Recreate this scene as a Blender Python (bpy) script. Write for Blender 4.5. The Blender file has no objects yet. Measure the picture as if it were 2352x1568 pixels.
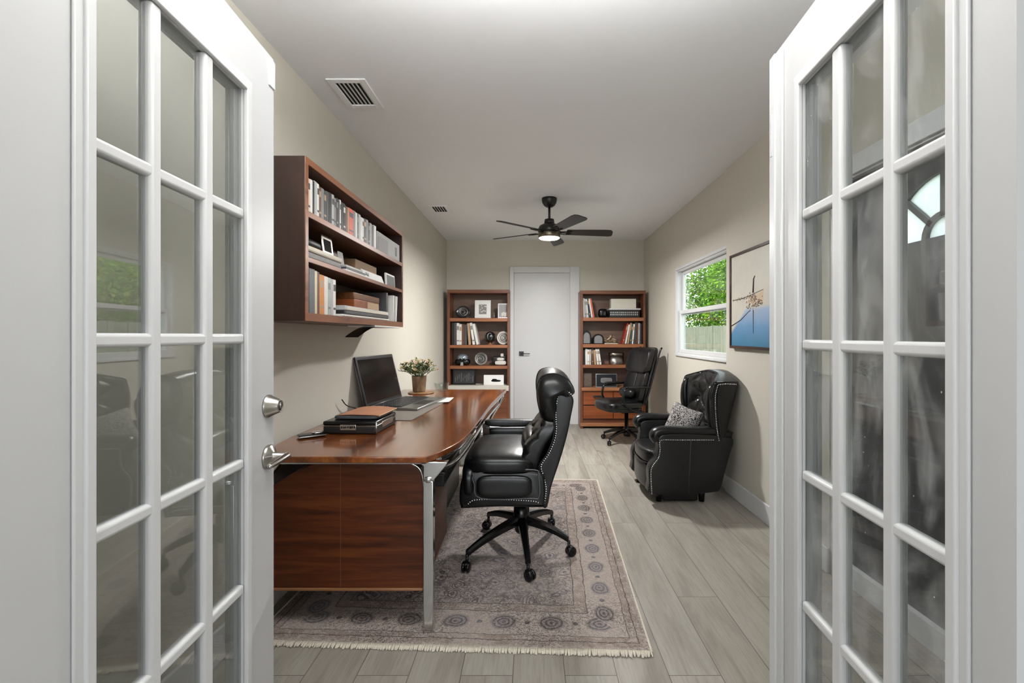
import bpy, bmesh, math, random
from mathutils import Vector, Matrix
random.seed(7)
SC = bpy.context.scene
COL = SC.collection
F = 1045.0; VX = 1222.0; VY = 770.0; H = 1.24
def wx(px, Y): return (px-VX)/F*Y
def wz(py, Y): return H-(py-VY)/F*Y

# ---------------------------------------------------------------- materials
def lin(c):
    return tuple(((v/255)/12.92 if v/255 <= .04045 else ((v/255+.055)/1.055)**2.4) for v in c)+(1,)
class NT:
    def __init__(s, name):
        s.mat = bpy.data.materials.new(name); s.mat.use_nodes = True
        s.t = s.mat.node_tree; s.n = s.t.nodes; s.l = s.t.links
        s.b = s.n['Principled BSDF']; s.out = s.n['Material Output']
    def node(s, typ, ins=None, **kw):
        nd = s.n.new(typ)
        for k, v in kw.items(): setattr(nd, k, v)
        for k, v in (ins or {}).items(): s.put(nd.inputs[k], v)
        return nd
    def put(s, sock, v):
        if isinstance(v, bpy.types.NodeSocket): s.l.new(v, sock)
        else: sock.default_value = v
    def m(s, op, a, b=0.0, c=0.0, clamp=False):
        nd = s.n.new('ShaderNodeMath'); nd.operation = op; nd.use_clamp = clamp
        s.put(nd.inputs[0], a); s.put(nd.inputs[1], b); s.put(nd.inputs[2], c)
        return nd.outputs[0]
    def mix(s, f, a, b, mode='MIX'):
        nd = s.n.new('ShaderNodeMix'); nd.data_type = 'RGBA'; nd.blend_type = mode
        s.put(nd.inputs[0], f); s.put(nd.inputs[6], a); s.put(nd.inputs[7], b)
        return nd.outputs[2]
    def obj(s): return s.node('ShaderNodeTexCoord').outputs['Object']
    def mapp(s, v, scale=(1,1,1), rot=(0,0,0), loc=(0,0,0)):
        nd = s.node('ShaderNodeMapping'); s.put(nd.inputs['Vector'], v)
        nd.inputs['Scale'].default_value = scale; nd.inputs['Rotation'].default_value = rot; nd.inputs['Location'].default_value = loc
        return nd.outputs[0]
    def noise(s, v, scale, detail=3, rough=.5, dist=0):
        nd = s.node('ShaderNodeTexNoise', {'Scale': scale, 'Detail': detail, 'Roughness': rough, 'Distortion': dist}); s.put(nd.inputs['Vector'], v)
        return nd.outputs['Fac']
    def ramp(s, f, stops, interp='LINEAR'):
        nd = s.node('ShaderNodeValToRGB'); s.put(nd.inputs[0], f); cr = nd.color_ramp; cr.interpolation = interp
        while len(cr.elements) < len(stops): cr.elements.new(.5)
        for e, (p, c) in zip(cr.elements, stops): e.position = p; e.color = c
        return nd.outputs[0]
    def bump(s, h, strength=.2, dist=.01):
        nd = s.node('ShaderNodeBump', {'Strength': strength, 'Distance': dist}); s.put(nd.inputs['Height'], h)
        s.l.new(nd.outputs[0], s.b.inputs['Normal'])
    def set(s, **kw):
        for k, v in kw.items(): s.put(s.b.inputs[k.replace('_', ' ')], v)
        return s
MC = {}
def plain(name, rgb, rough=.5, metal=0, var=.06, coat=0, nscale=14):
    if name in MC: return MC[name]
    t = NT(name); c = lin(rgb); o = t.obj()
    n = t.noise(o, nscale, 3)
    col = t.mix(n, tuple(v*(1-var) for v in c[:3])+(1,), tuple(min(1, v*(1+var)) for v in c[:3])+(1,))
    t.set(Base_Color=col, Roughness=rough, Metallic=metal, Coat_Weight=coat)
    MC[name] = t.mat; return t.mat
def wood(name, dark, mid, light, axis='y', rough=.35, coat=0, scale=1.0, vein=.5):
    if name in MC: return MC[name]
    t = NT(name); o = t.obj()
    sc = {'x': (.6, 9, 9), 'y': (9, .6, 9), 'z': (9, 9, .6)}[axis]
    v = t.mapp(o, tuple(k*scale for k in sc))
    n1 = t.noise(v, 2.2, 6, .62, .6)
    v2 = t.mapp(o, tuple(k*scale*7 for k in sc))
    n2 = t.noise(v2, 2.0, 4, .6)
    base = t.ramp(n1, [(.30, lin(dark)), (.5, lin(mid)), (.72, lin(light))])
    col = t.mix(t.m('MULTIPLY', n2, vein), base, tuple(k*.45 for k in lin(dark)[:3])+(1,), 'MIX')
    t.set(Base_Color=col, Roughness=rough, Coat_Weight=coat, Coat_Roughness=.08)
    t.bump(n2, .05, .002)
    MC[name] = t.mat; return t.mat
def paint(name, rgb, rough=.75, bump=.03):
    if name in MC: return MC[name]
    t = NT(name); o = t.obj(); c = lin(rgb)
    n = t.noise(o, 1.1, 2); n2 = t.noise(o, 220, 2)
    col = t.mix(n, tuple(v*.97 for v in c[:3])+(1,), tuple(min(1, v*1.03) for v in c[:3])+(1,))
    t.set(Base_Color=col, Roughness=rough); t.bump(n2, bump, .002)
    MC[name] = t.mat; return t.mat
def metal(name, rgb, rough=.2):
    return plain(name, rgb, rough, 1.0, .04, 0, 30)
def leather(name, rgb=(9, 10, 12), rough=.30):
    if name in MC: return MC[name]
    t = NT(name); o = t.obj()
    vo = t.node('ShaderNodeTexVoronoi', {'Scale': 260.0}); t.put(vo.inputs['Vector'], o)
    n = t.noise(o, 9, 3); c = lin(rgb)
    col = t.mix(n, tuple(v*.7 for v in c[:3])+(1,), tuple(v*1.4 for v in c[:3])+(1,))
    t.set(Base_Color=col, Roughness=t.m('ADD', t.m('MULTIPLY', n, .14), rough-.07), Specular_IOR_Level=.5)
    h = t.m('ADD', t.m('MULTIPLY', vo.outputs['Distance'], .06), t.m('MULTIPLY', t.noise(o, 7, 2), .9))
    t.bump(h, .22, .012)
    MC[name] = t.mat; return t.mat
def glass(name, tint=(.93, .95, .94), gloss=.9, smudge=False, f0=.045):
    t = NT(name); o = t.obj()
    tr = t.node('ShaderNodeBsdfTransparent', {'Color': tint+(1,)})
    gl = t.node('ShaderNodeBsdfGlossy', {'Color': (gloss, gloss, gloss, 1), 'Roughness': .01})
    lw = t.node('ShaderNodeLayerWeight', {'Blend': .5})
    f = t.m('ADD', f0, t.m('MULTIPLY', t.m('POWER', lw.outputs['Facing'], 5), .9), clamp=True)
    mx = t.node('ShaderNodeMixShader'); t.put(mx.inputs[0], f); t.l.new(tr.outputs[0], mx.inputs[1]); t.l.new(gl.outputs[0], mx.inputs[2])
    res = mx.outputs[0]
    if smudge:
        df = t.node('ShaderNodeBsdfDiffuse', {'Color': (.75, .76, .76, 1)})
        a = t.noise(t.mapp(o, (1, 1, .35)), 7, 4, .6, 1.5)
        a = t.m('MULTIPLY', t.m('SUBTRACT', a, .47, clamp=True), 1.0)
        vo = t.node('ShaderNodeTexVoronoi', {'Scale': 34.0}); t.put(vo.inputs['Vector'], t.mapp(o, (1, 1, .8)))
        dots = t.m('LESS_THAN', vo.outputs['Distance'], .05)
        sel = t.m('GREATER_THAN', t.noise(o, 5, 1), .52)
        a = t.m('ADD', a, t.m('MULTIPLY', t.m('MULTIPLY', dots, sel), .6), clamp=True)
        m2 = t.node('ShaderNodeMixShader'); t.put(m2.inputs[0], a); t.l.new(res, m2.inputs[1]); t.l.new(df.outputs[0], m2.inputs[2])
        res = m2.outputs[0]
    t.l.new(res, t.out.inputs[0])
    return t.mat
def emit(name, rgb, st):
    t = NT(name); t.set(Base_Color=lin(rgb), Emission_Color=lin(rgb), Emission_Strength=st); return t.mat

# ---------------------------------------------------------------- geometry
class G:
    def __init__(s): s.bm = bmesh.new(); s.smooth = []
    def _add(s, vs, fs, mi=0, sm=False):
        bv = [s.bm.verts.new(v) for v in vs]; out = []
        for f in fs:
            try:
                fc = s.bm.faces.new([bv[i] for i in f]); fc.material_index = mi; fc.smooth = sm; out.append(fc)
            except ValueError: pass
        return bv, out
    def box(s, x0, x1, y0, y1, z0, z1, bev=0, mi=0, seg=2, M=None):
        if x0 > x1: x0, x1 = x1, x0
        if y0 > y1: y0, y1 = y1, y0
        if z0 > z1: z0, z1 = z1, z0
        vs = [Vector(p) for p in ((x0,y0,z0),(x1,y0,z0),(x1,y1,z0),(x0,y1,z0),(x0,y0,z1),(x1,y0,z1),(x1,y1,z1),(x0,y1,z1))]
        if M is not None: vs = [M @ v for v in vs]
        bv, fc = s._add(vs, [(3,2,1,0),(4,5,6,7),(0,1,5,4),(1,2,6,5),(2,3,7,6),(3,0,4,7)], mi)
        if bev > 0:
            ed = list({e for f in fc for e in f.edges})
            r = bmesh.ops.bevel(s.bm, geom=ed, offset=min(bev, .49*min(x1-x0, y1-y0, z1-z0)), segments=seg, profile=.5, affect='EDGES')
            for f in r['faces']: f.material_index = mi; f.smooth = True
        return s
    def prism(s, pts, a, b, axis='y', bev=0, mi=0, seg=3, sm=False):
        """polygon extruded along axis; pts are the two other coordinates in order"""
        def mk(p, t): return {'y': (p[0], t, p[1]), 'x': (t, p[0], p[1]), 'z': (p[0], p[1], t)}[axis]
        n = len(pts)
        vs = [mk(p, a) for p in pts]+[mk(p, b) for p in pts]
        fs = [tuple(range(n))[::-1], tuple(range(n, 2*n))]+[(i, (i+1) % n, n+(i+1) % n, n+i) for i in range(n)]
        bv, fc = s._add(vs, fs, mi, sm)
        bmesh.ops.recalc_face_normals(s.bm, faces=fc)
        if bev > 0:
            ed = list({e for f in fc[:2] for e in f.edges})
            r = bmesh.ops.bevel(s.bm, geom=ed, offset=bev, segments=seg, profile=.5, affect='EDGES')
            for f in r['faces']: f.material_index = mi; f.smooth = True
        for f in fc[:2]:
            if f.is_valid: f.smooth = False
        return s
    def tube(s, path, r, n=10, mi=0, closed=False, cap=True, flat=1.0):
        P = [Vector(p) for p in path]; k = len(P)
        R = r if isinstance(r, (list, tuple)) else [r]*k
        rings = []; up = Vector((0, 0, 1)); prev = None
        for i, p in enumerate(P):
            if closed: d = P[(i+1) % k]-P[i-1]
            else: d = (P[min(i+1, k-1)]-P[max(i-1, 0)])
            d.normalize()
            if prev is None:
                u = d.orthogonal() if abs(d.dot(up)) > .95 else d.cross(up)
            else: u = prev-d*prev.dot(d)
            u.normalize(); prev = u; w = d.cross(u)
            rings.append([p+(u*math.cos(2*math.pi*j/n)+w*math.sin(2*math.pi*j/n)*flat)*R[i] for j in range(n)])
        vs = [v for rg in rings for v in rg]; fs = []
        for i in range(k if closed else k-1):
            for j in range(n):
                a = i*n+j; b = i*n+(j+1) % n; c = ((i+1) % k)*n+(j+1) % n; d2 = ((i+1) % k)*n+j
                fs.append((a, b, c, d2))
        if cap and not closed: fs += [tuple(range(n))[::-1], tuple(range((k-1)*n, k*n))]
        bv, fc = s._add(vs, fs, mi, True)
        return s
    def lathe(s, prof, c=(0,0,0), n=32, mi=0, M=None, sm=True):
        vs = []; fs = []
        for r, z in prof:
            for j in range(n):
                a = 2*math.pi*j/n; v = Vector((r*math.cos(a), r*math.sin(a), z))
                if M is not None: v = M @ v
                vs.append(v+Vector(c))
        k = len(prof)
        for i in range(k-1):
            for j in range(n):
                fs.append((i*n+j, i*n+(j+1) % n, (i+1)*n+(j+1) % n, (i+1)*n+j))
        fs += [tuple(range(n))[::-1], tuple(range((k-1)*n, k*n))]
        s._add(vs, fs, mi, sm); return s
    def sup(s, c, h, p=4.0, n=10, mi=0, fn=None, M=None, ps=None):
        """cushion: superellipsoid with centre c, half sizes h"""
        ps = ps or (p, p, p)
        vs = {}; V = []; fs = []
        def get(i, j, k):
            key = (i, j, k)
            if key in vs: return vs[key]
            q = [math.tan((t/n*2-1)*math.pi/4) for t in (i, j, k)]
            L = (sum(abs(t)**p for t in q))**(1/p)
            v = Vector((q[0]/L*h[0], q[1]/L*h[1], q[2]/L*h[2]))
            if fn: v = fn(v)
            if M is not None: v = M @ v
            V.append(v+Vector(c)); vs[key] = len(V)-1; return vs[key]
        for a in range(n):
            for b in range(n):
                fs.append((get(a,b,0), get(a,b+1,0), get(a+1,b+1,0), get(a+1,b,0)))
                fs.append((get(a,b,n), get(a+1,b,n), get(a+1,b+1,n), get(a,b+1,n)))
                fs.append((get(a,0,b), get(a+1,0,b), get(a+1,0,b+1), get(a,0,b+1)))
                fs.append((get(a,n,b), get(a,n,b+1), get(a+1,n,b+1), get(a+1,n,b)))
                fs.append((get(0,a,b), get(0,a,b+1), get(0,a+1,b+1), get(0,a+1,b)))
                fs.append((get(n,a,b), get(n,a+1,b), get(n,a+1,b+1), get(n,a,b+1)))
        s._add(V, fs, mi, True); return s
    def ball(s, c, r, mi=0, n=8):
        r = (r, r, r) if isinstance(r, (int, float)) else r
        return s.sup(c, r, 2.0, n, mi)
    def grid(s, fn, nu, nv, mi=0, sm=True, closeu=False):
        vs = [fn(i/nu, j/nv) for i in range(nu+(0 if closeu else 1)) for j in range(nv+1)]
        fs = []; m = nv+1; tot = nu if closeu else nu
        for i in range(tot):
            ii = (i+1) % nu if closeu else i+1
            for j in range(nv): fs.append((i*m+j, ii*m+j, ii*m+j+1, i*m+j+1))
        s._add(vs, fs, mi, sm); return s
    def poly(s, pts, mi=0): s._add(pts, [tuple(range(len(pts)))], mi); return s
def curve(pts, n=6, closed=False):
    """Catmull-Rom through 2D/3D points"""
    P = [Vector(p) for p in pts]; out = []; k = len(P)
    rng = range(k) if closed else range(k-1)
    for i in rng:
        p0 = P[i-1] if (closed or i > 0) else P[0]; p1 = P[i]; p2 = P[(i+1) % k]; p3 = P[(i+2) % k] if (closed or i+2 < k) else P[k-1]
        for j in range(n):
            t = j/n
            out.append(.5*((2*p1)+(p2-p0)*t+(2*p0-5*p1+4*p2-p3)*t*t+(3*p1-p0-3*p2+p3)*t**3))
    if not closed: out.append(P[-1])
    return out
def along(path, step):
    """points every step along a polyline"""
    P = [Vector(p) for p in path]; out = [P[0].copy()]; acc = 0
    for a, b in zip(P, P[1:]):
        L = (b-a).length; d = step-acc
        while d <= L and L > 0: out.append(a+(b-a)*(d/L)); d += step
        acc = (acc+L) % step
    return out

# ---------------------------------------------------------------- object helpers
def rel(parent):
    v = Vector((0, 0, 0)); p = parent
    while p is not None: v += p.location; p = p.parent
    return v
def build(name, g, mats, parent=None, world=True, label=None, origin=None):
    me = bpy.data.meshes.new(name)
    if not isinstance(mats, (list, tuple)): mats = [mats]
    for m in mats: me.materials.append(m)
    if parent is not None and world:
        bmesh.ops.translate(g.bm, verts=g.bm.verts, vec=-rel(parent))
    loc = Vector((0, 0, 0))
    if parent is None:
        if origin is None:
            xs = [v.co for v in g.bm.verts]
            origin = Vector(((min(v.x for v in xs)+max(v.x for v in xs))/2, (min(v.y for v in xs)+max(v.y for v in xs))/2, min(v.z for v in xs)))
        loc = Vector(origin)
        bmesh.ops.translate(g.bm, verts=g.bm.verts, vec=-loc)
    g.bm.to_mesh(me); g.bm.free()
    o = bpy.data.objects.new(name, me); COL.objects.link(o); o.location = loc
    if parent is not None: o.parent = parent
    if label: o['label'] = label
    return o
def tag(o, label, cat, group=None):
    o['label'] = label; o['category'] = cat
    if group: o['group'] = group
    return o
def thing(name, label, cat, loc=(0,0,0), rz=0, group=None):
    o = bpy.data.objects.new(name, None); COL.objects.link(o); o.location = loc; o.rotation_euler = (0, 0, rz)
    o.empty_display_size = .1
    return tag(o, label, cat, group)
def struct(name, g, mats, label, cat, parent=None):
    o = build(name, g, mats, parent, origin=(0, 0, 0))
    if parent is None: o['kind'] = 'structure'; o['label'] = label; o['category'] = cat
    return o
# ================================================================ MATERIALS
M_wall = paint('wall_paint_greige', (199, 195, 184))
M_ceil = paint('ceiling_paint_white', (238, 240, 243), .85)
M_trim = paint('trim_paint_white', (208, 209, 210), .38, .01)
M_door = paint('door_paint_white', (198, 199, 200), .4, .01)
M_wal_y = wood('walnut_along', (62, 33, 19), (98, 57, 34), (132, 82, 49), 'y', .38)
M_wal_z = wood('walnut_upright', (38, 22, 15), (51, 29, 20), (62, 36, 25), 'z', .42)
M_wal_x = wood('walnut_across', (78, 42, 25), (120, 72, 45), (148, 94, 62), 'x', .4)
M_back = wood('walnut_back_board', (98, 76, 62), (118, 92, 76), (134, 106, 88), 'x', .5)
M_top = wood('polished_desk_top', (78, 35, 14), (122, 64, 26), (158, 92, 42), 'y', .17, .5, .8, .35)
M_ped = wood('desk_pedestal_veneer', (52, 22, 8), (88, 42, 16), (116, 62, 26), 'x', .42, .0, 1.3, .5)
M_ped.node_tree.nodes['Principled BSDF'].inputs['Specular IOR Level'].default_value = .3
M_orange = wood('orange_teak', (110, 52, 22), (150, 78, 36), (172, 98, 52), 'x', .4)
M_chrome = metal('polished_chrome', (205, 205, 205), .12)
M_nickel = metal('brushed_nickel', (178, 174, 168), .27)
M_leather = leather('black_leather')
M_leather2 = leather('charcoal_leather', (16, 16, 17), .36)
M_piping = plain('worn_grey_piping', (80, 82, 86), .3)
M_nail = metal('silver_nailhead', (225, 225, 228), .22)
M_blk = plain('gloss_black_metal', (12, 12, 13), .22, .2)
M_blkp = plain('matte_black_plastic', (20, 20, 21), .45)
M_fan = plain('satin_black_fan', (22, 22, 21), .35)
M_blade = plain('charcoal_fan_blade', (42, 42, 41), .45)
M_dark = plain('dark_void', (8, 8, 8), .9)
M_paper = plain('page_paper', (214, 208, 196), .8)
M_white = plain('white_paper', (226, 226, 224), .6)
M_glass = glass('door_glass', (.79, .81, .81), f0=.12)
M_glass_s = glass('smudged_door_glass', (.80, .82, .82), .9, True)
M_wglass = glass('window_glass', (.94, .97, .95))
M_cglass = glass('clear_glass', (.9, .93, .92))

def floor_mat():
    t = NT('grey_oak_planks'); o = t.obj()
    v = t.mapp(o, (1, 1, 1), (0, 0, math.pi/2), (.31, .07, 0))
    def brick(c1, c2, mo):
        b = t.node('ShaderNodeTexBrick', {'Color1': c1, 'Color2': c2, 'Mortar': mo, 'Scale': 1.0, 'Mortar Size': .0016, 'Mortar Smooth': .3, 'Bias': 0.0, 'Brick Width': 1.35, 'Row Height': .19}, offset=.37, offset_frequency=2)
        t.put(b.inputs['Vector'], v); return b
    b = brick((0, 0, 0, 1), (1, 1, 1, 1), (.5, .5, .5, 1))
    # each plank its own grain
    off = t.node('ShaderNodeCombineXYZ'); t.put(off.inputs[0], t.m('MULTIPLY', b.outputs['Color'], 5.0)); t.put(off.inputs[2], t.m('MULTIPLY', b.outputs['Color'], 9.0))
    va = t.node('ShaderNodeVectorMath', operation='ADD'); t.put(va.inputs[0], o); t.l.new(off.outputs[0], va.inputs[1])
    g1 = t.noise(t.mapp(va.outputs[0], (5, .7, 5)), 1.6, 5, .6, .9)
    g2 = t.noise(t.mapp(va.outputs[0], (60, 3, 60)), 2.0, 4, .6, .5)
    g3 = t.noise(t.mapp(va.outputs[0], (1.2, .5, 1)), 2.4, 2)
    base = t.ramp(g1, [(.28, lin((128, 122, 113))), (.5, lin((156, 152, 142))), (.75, lin((170, 167, 157)))])
    base = t.mix(t.m('MULTIPLY', b.outputs['Color'], .32), base, lin((138, 129, 119)))
    base = t.mix(t.m('MULTIPLY', t.m('SUBTRACT', g2, .46, clamp=True), 1.5, clamp=True), base, lin((112, 104, 97)))
    base = t.mix(t.m('MULTIPLY', t.m('SUBTRACT', g3, .52, clamp=True), 1.6, clamp=True), base, lin((118, 106, 98)))
    # a few knots
    vo = t.node('ShaderNodeTexVoronoi', {'Scale': 1.9}); t.put(vo.inputs['Vector'], t.mapp(va.outputs[0], (1, .55, 1)))
    kn = t.m('SUBTRACT', 1.0, t.m('MULTIPLY', vo.outputs['Distance'], 16), clamp=True)
    base = t.mix(t.m('MULTIPLY', kn, .5), base, lin((86, 76, 68)))
    base = t.mix(b.outputs['Fac'], base, lin((84, 78, 72)))
    t.set(Base_Color=base, Roughness=t.m('ADD', .38, t.m('MULTIPLY', g2, .15)))
    t.bump(t.m('SUBTRACT', t.m('MULTIPLY', g2, .25), b.outputs['Fac']), .15, .002)
    return t.mat
M_floor = floor_mat()

# ================================================================ ROOM SHELL
XL = -1.195; XR = 1.567; YB = 6.37; CZ = 2.57; YF = .60; XR2 = 1.55; YJ = 3.63
g = G(); g.box(-2.4, 2.4, -3.2, YB+.15, -.12, 0)
struct('floor', g, M_floor, 'grey oak plank floor running the length of the office', 'floor')
g = G(); g.box(-2.4, 2.4, -3.2, YB+.15, CZ, CZ+.12)
struct('ceiling', g, M_ceil, 'smooth white ceiling over the office', 'ceiling')
g = G(); g.box(XL-.12, XL, YF-.15, YB+.15, 0, CZ)
struct('wall_left', g, M_wall, 'long greige wall on the left behind the desk', 'wall')
g = G(); g.box(XL, XR, YB, YB+.12, 0, CZ)
struct('wall_back', g, M_wall, 'greige end wall with the white door and two bookcases', 'wall')
# right wall with window opening and doorway
WY0, WY1, WZ0, WZ1 = 3.60, 4.90, 1.045, 1.935
DY0, DY1, DZ1 = 1.50, 2.30, 2.02
g = G(); T = .085
g.box(XR, XR+T, YF-.15, DY0, 0, CZ); g.box(XR, XR+T, DY0, DY1, DZ1, CZ)
g.box(XR, XR+T, DY1, WY0, 0, CZ); g.box(XR, XR+T, WY0, WY1, 0, WZ0); g.box(XR, XR+T, WY0, WY1, WZ1, CZ); g.box(XR, XR+T, WY1, YB+.15, 0, CZ)
g.box(XR2, XR, DY1+.07, YJ, 0, CZ)
struct('wall_right', g, M_wall, 'greige wall on the right with window and painting', 'wall')
# wall between hall and office with the double doorway
g = G(); JL, JR = -.80, .735
g.box(-2.4, JL, YF-.15, YF, 0, CZ); g.box(JR, 2.4, YF-.15, YF, 0, CZ); g.box(JL, JR, YF-.15, YF, 2.10, CZ)
struct('wall_front', g, M_wall, 'wall around the double doorway where one enters', 'wall')
g = G()
for sx, x in ((1, JL), (-1, JR)): g.box(x, x+sx*.02, YF-.155, YF+.002, 0, 2.10)
g.box(JL, JR, YF-.155, YF+.002, 2.08, 2.10)
for x0, x1 in ((JL-.08, JL), (JR, JR+.08)): g.box(x0, x1, YF-.17, YF-.15, 0, 2.18)
g.box(JL, JR, YF-.17, YF-.15, 2.10, 2.18)
struct('trim_1', g, M_trim, 'white jamb and casing of the double doorway', 'trim')
# hall behind the camera
g = G(); g.box(-2.4, -2.28, -3.2, YF-.15, 0, CZ)
struct('wall_hall_left', g, M_wall, 'greige hall wall left of the double doorway', 'wall')
g = G(); g.box(2.28, 2.4, -3.2, YF-.15, 0, CZ)
struct('wall_hall_right', g, M_wall, 'greige hall wall right of the double doorway', 'wall')
g = G(); g.box(-2.28, -1.5, -3.2, -3.08, 0, CZ); g.box(1.5, 2.28, -3.2, -3.08, 0, CZ); g.box(-1.5, 1.5, -3.2, -3.08, 2.3, CZ); g.box(-1.5, 1.5, -3.2, -3.08, 0, .5)
struct('wall_hall_back', g, M_wall, 'hall wall with an added wide window opening facing the doorway', 'wall')
g = G(); 
for x in (-1.5, -.52, .48, 1.46): g.box(x, x+.04, -3.17, -3.11, .5, 2.3)
for z in (.5, 2.26): g.box(-1.46, 1.46, -3.17, -3.11, z, z+.04)
struct('window_2', g, M_trim, 'wide white framed hall window added unseen behind the viewpoint for light', 'window')  # added unseen window, there to let light into the hall
# baseboards
def bb(nm, x0, x1, y0, y1, lab):
    g = G(); g.box(x0, x1, y0, y1, 0, .13, .004); struct(nm, g, M_trim, lab, 'baseboard')
bb('baseboard_left', XL, XL+.014, YF, YB, 'white baseboard along the left wall')
bb('baseboard_right', XR2-.014, XR2, DY1+.07, YJ, 'white baseboard on the right wall beside the armchair')
bb('baseboard_right_far', XR-.014, XR, YJ, YB, 'white baseboard on the right wall under the window')
bb('baseboard_right_near', XR-.014, XR, YF, DY0-.07, 'white baseboard on the right wall beside the dark door')

# ---------------------------------------------------------------- window in the right wall
def build_window():
    g = G()
    # painted casing and reveal
    c = .038
    g.box(XR-.016, XR, YJ+.001, WY1+c, WZ1, WZ1+c*.7, .003); g.box(XR-.018, XR+.02, YJ+.001, WY1+c+.004, WZ0-.024, WZ0, .004)
    g.box(XR-.012, XR, WY1, WY1+c, WZ0, WZ1, .003)
    g.box(XR-.004, XR+T, WY1-.012, WY1, WZ0, WZ1); g.box(XR, XR+T, WY0, WY0+.012, WZ0, WZ1)
    g.box(XR, XR+T, WY0, WY1, WZ0, WZ0+.012); g.box(XR, XR+T, WY0, WY1, WZ1-.012, WZ1)
    w = build('window_1', g, M_trim, origin=(XR, (WY0+WY1)/2, WZ0)); w['kind'] = 'structure'; w['label'] = 'white single-hung window in the right wall showing trees and a fence'; w['category'] = 'window'
    zm = 1.475
    def sash(x0, x1, y0, y1, z0, z1, fw, nm):
        g = G()
        g.box(x0, x1, y0, y0+fw, z0, z1, .004); g.box(x0, x1, y1-fw, y1, z0, z1, .004)
        g.box(x0, x1, y0+fw, y1-fw, z0, z0+fw, .004); g.box(x0, x1, y0+fw, y1-fw, z1-fw, z1, .004)
        sh = build(nm, g, M_trim, w)
        g = G(); xm = (x0+x1)/2; g.box(xm-.002, xm+.002, y0+fw, y1-fw, z0+fw, z1-fw); build('pane', g, M_wglass, sh)
    sash(XR+.048, XR+.075, WY0+.012, WY1-.012, zm-.02, WZ1-.012, .036, 'upper_sash')
    sash(XR+.018, XR+.045, WY0+.012, WY1-.012, WZ0+.012, zm+.03, .038, 'lower_sash')
    g = G(); g.box(XR+.02, XR+.04, (WY0+WY1)/2-.03, (WY0+WY1)/2+.03, zm+.005, zm+.025, .003); build('sash_lock', g, M_trim, w)
build_window()

# ---------------------------------------------------------------- French doors
def french(nm, y0, y1, xfun, side, label, gm, gy, glz, top):
    """leaf running from hinge y0 to free edge y1; local frame: u along the leaf, v = thickness"""
    hx = xfun(y0); ang = math.atan2(xfun(y1)-xfun(y0), y1-y0)
    L = (y1-y0)/math.cos(ang)
    root = bpy.data.objects.new(nm, None); COL.objects.link(root); root.location = (hx, y0, 0); root.rotation_euler = (0, 0, -ang)
    root['kind'] = 'structure'; root['label'] = label; root['category'] = 'door'
    # local: y = along the leaf, x = thickness (side = sign of the face towards the room centre)
    th = .036; a = 0 if side > 0 else 0
    X0, X1 = (-th, 0) if side > 0 else (0, th)
    cols = [((c0-y0)/math.cos(ang), (c1-y0)/math.cos(ang)) for c0, c1 in gy]
    zb, zt = glz[0], glz[1]
    c0, c1 = cols[0][0], cols[-1][1]
    g = G()
    g.box(X0, X1, 0, c0, .008, top); g.box(X0, X1, c1, L, .008, top)
    g.box(X0, X1, c0, c1, .008, zb); g.box(X0, X1, c0, c1, zt, top)
    build('leaf', g, M_door, root, world=False)
    # raised sticking round the glass on both faces
    g = G()
    for s_, xf in ((1, X1), (-1, X0)):
        for w_, d_ in ((.034, .006), (.018, .012)):
            xa, xb = (xf, xf+d_*s_)
            g.box(xa, xb, c0-w_, c0+.001, zb-w_, zt+w_, .003); g.box(xa, xb, c1-.001, c1+w_, zb-w_, zt+w_, .003)
            g.box(xa, xb, c0, c1, zb-w_, zb+.001, .003); g.box(xa, xb, c0, c1, zt-.001, zt+w_, .003)
    build('glass_bead', g, M_trim, root, world=False)
    g = G(); hw = .013
    rows = 5; ph = (zt-zb)/rows
    fx = X1 if side > 0 else X0; dd = -side   # glass sits just behind the room-centre face
    for i in range(1, rows): g.box(fx+.003*side, fx+.022*dd, c0, c1, zb+ph*i-hw, zb+ph*i+hw, .007, seg=3)
    for (p, q), (r, s_) in zip(cols, cols[1:]): g.box(fx+.0045*side, fx+.0235*dd, q, r, zb, zt, .007, seg=3)
    build('muntin_grid', g, M_trim, root, world=False)
    g = G(); xm = fx+.009*dd
    g.box(xm-.002, xm+.002, c0, c1, zb, zt); build('glazing', g, gm, root, world=False)
    g = G()
    for z in (.25, 1.05, 1.85):
        g.tube([(X0 if side > 0 else X1, -.006, z-.05), (X0 if side > 0 else X1, -.006, z+.05)], .006)
    build('hinge', g, M_nickel, root, world=False)
    return root, L, X0, X1
yl = [(.759, .888), (.917, 1.050), (1.082, 1.214)]
dl, LL, lx0, lx1 = french('door_1', .605, 1.375, lambda y: -.7279-.0689*(y-.605), 1, 'white left French door leaf with deadbolt and lever', M_glass, yl, (.232, 1.897), 2.072)
yr = [(.705, .826), (.8575, .986), (1.021, 1.153)]
dr, LR, rx0, rx1 = french('door_2', .605, 1.309, lambda y: .6445+.0746*(y-.605), -1, 'white right French door leaf with smudged glass panes', M_glass_s, yr, (.228, 1.875), 2.045)
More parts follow.
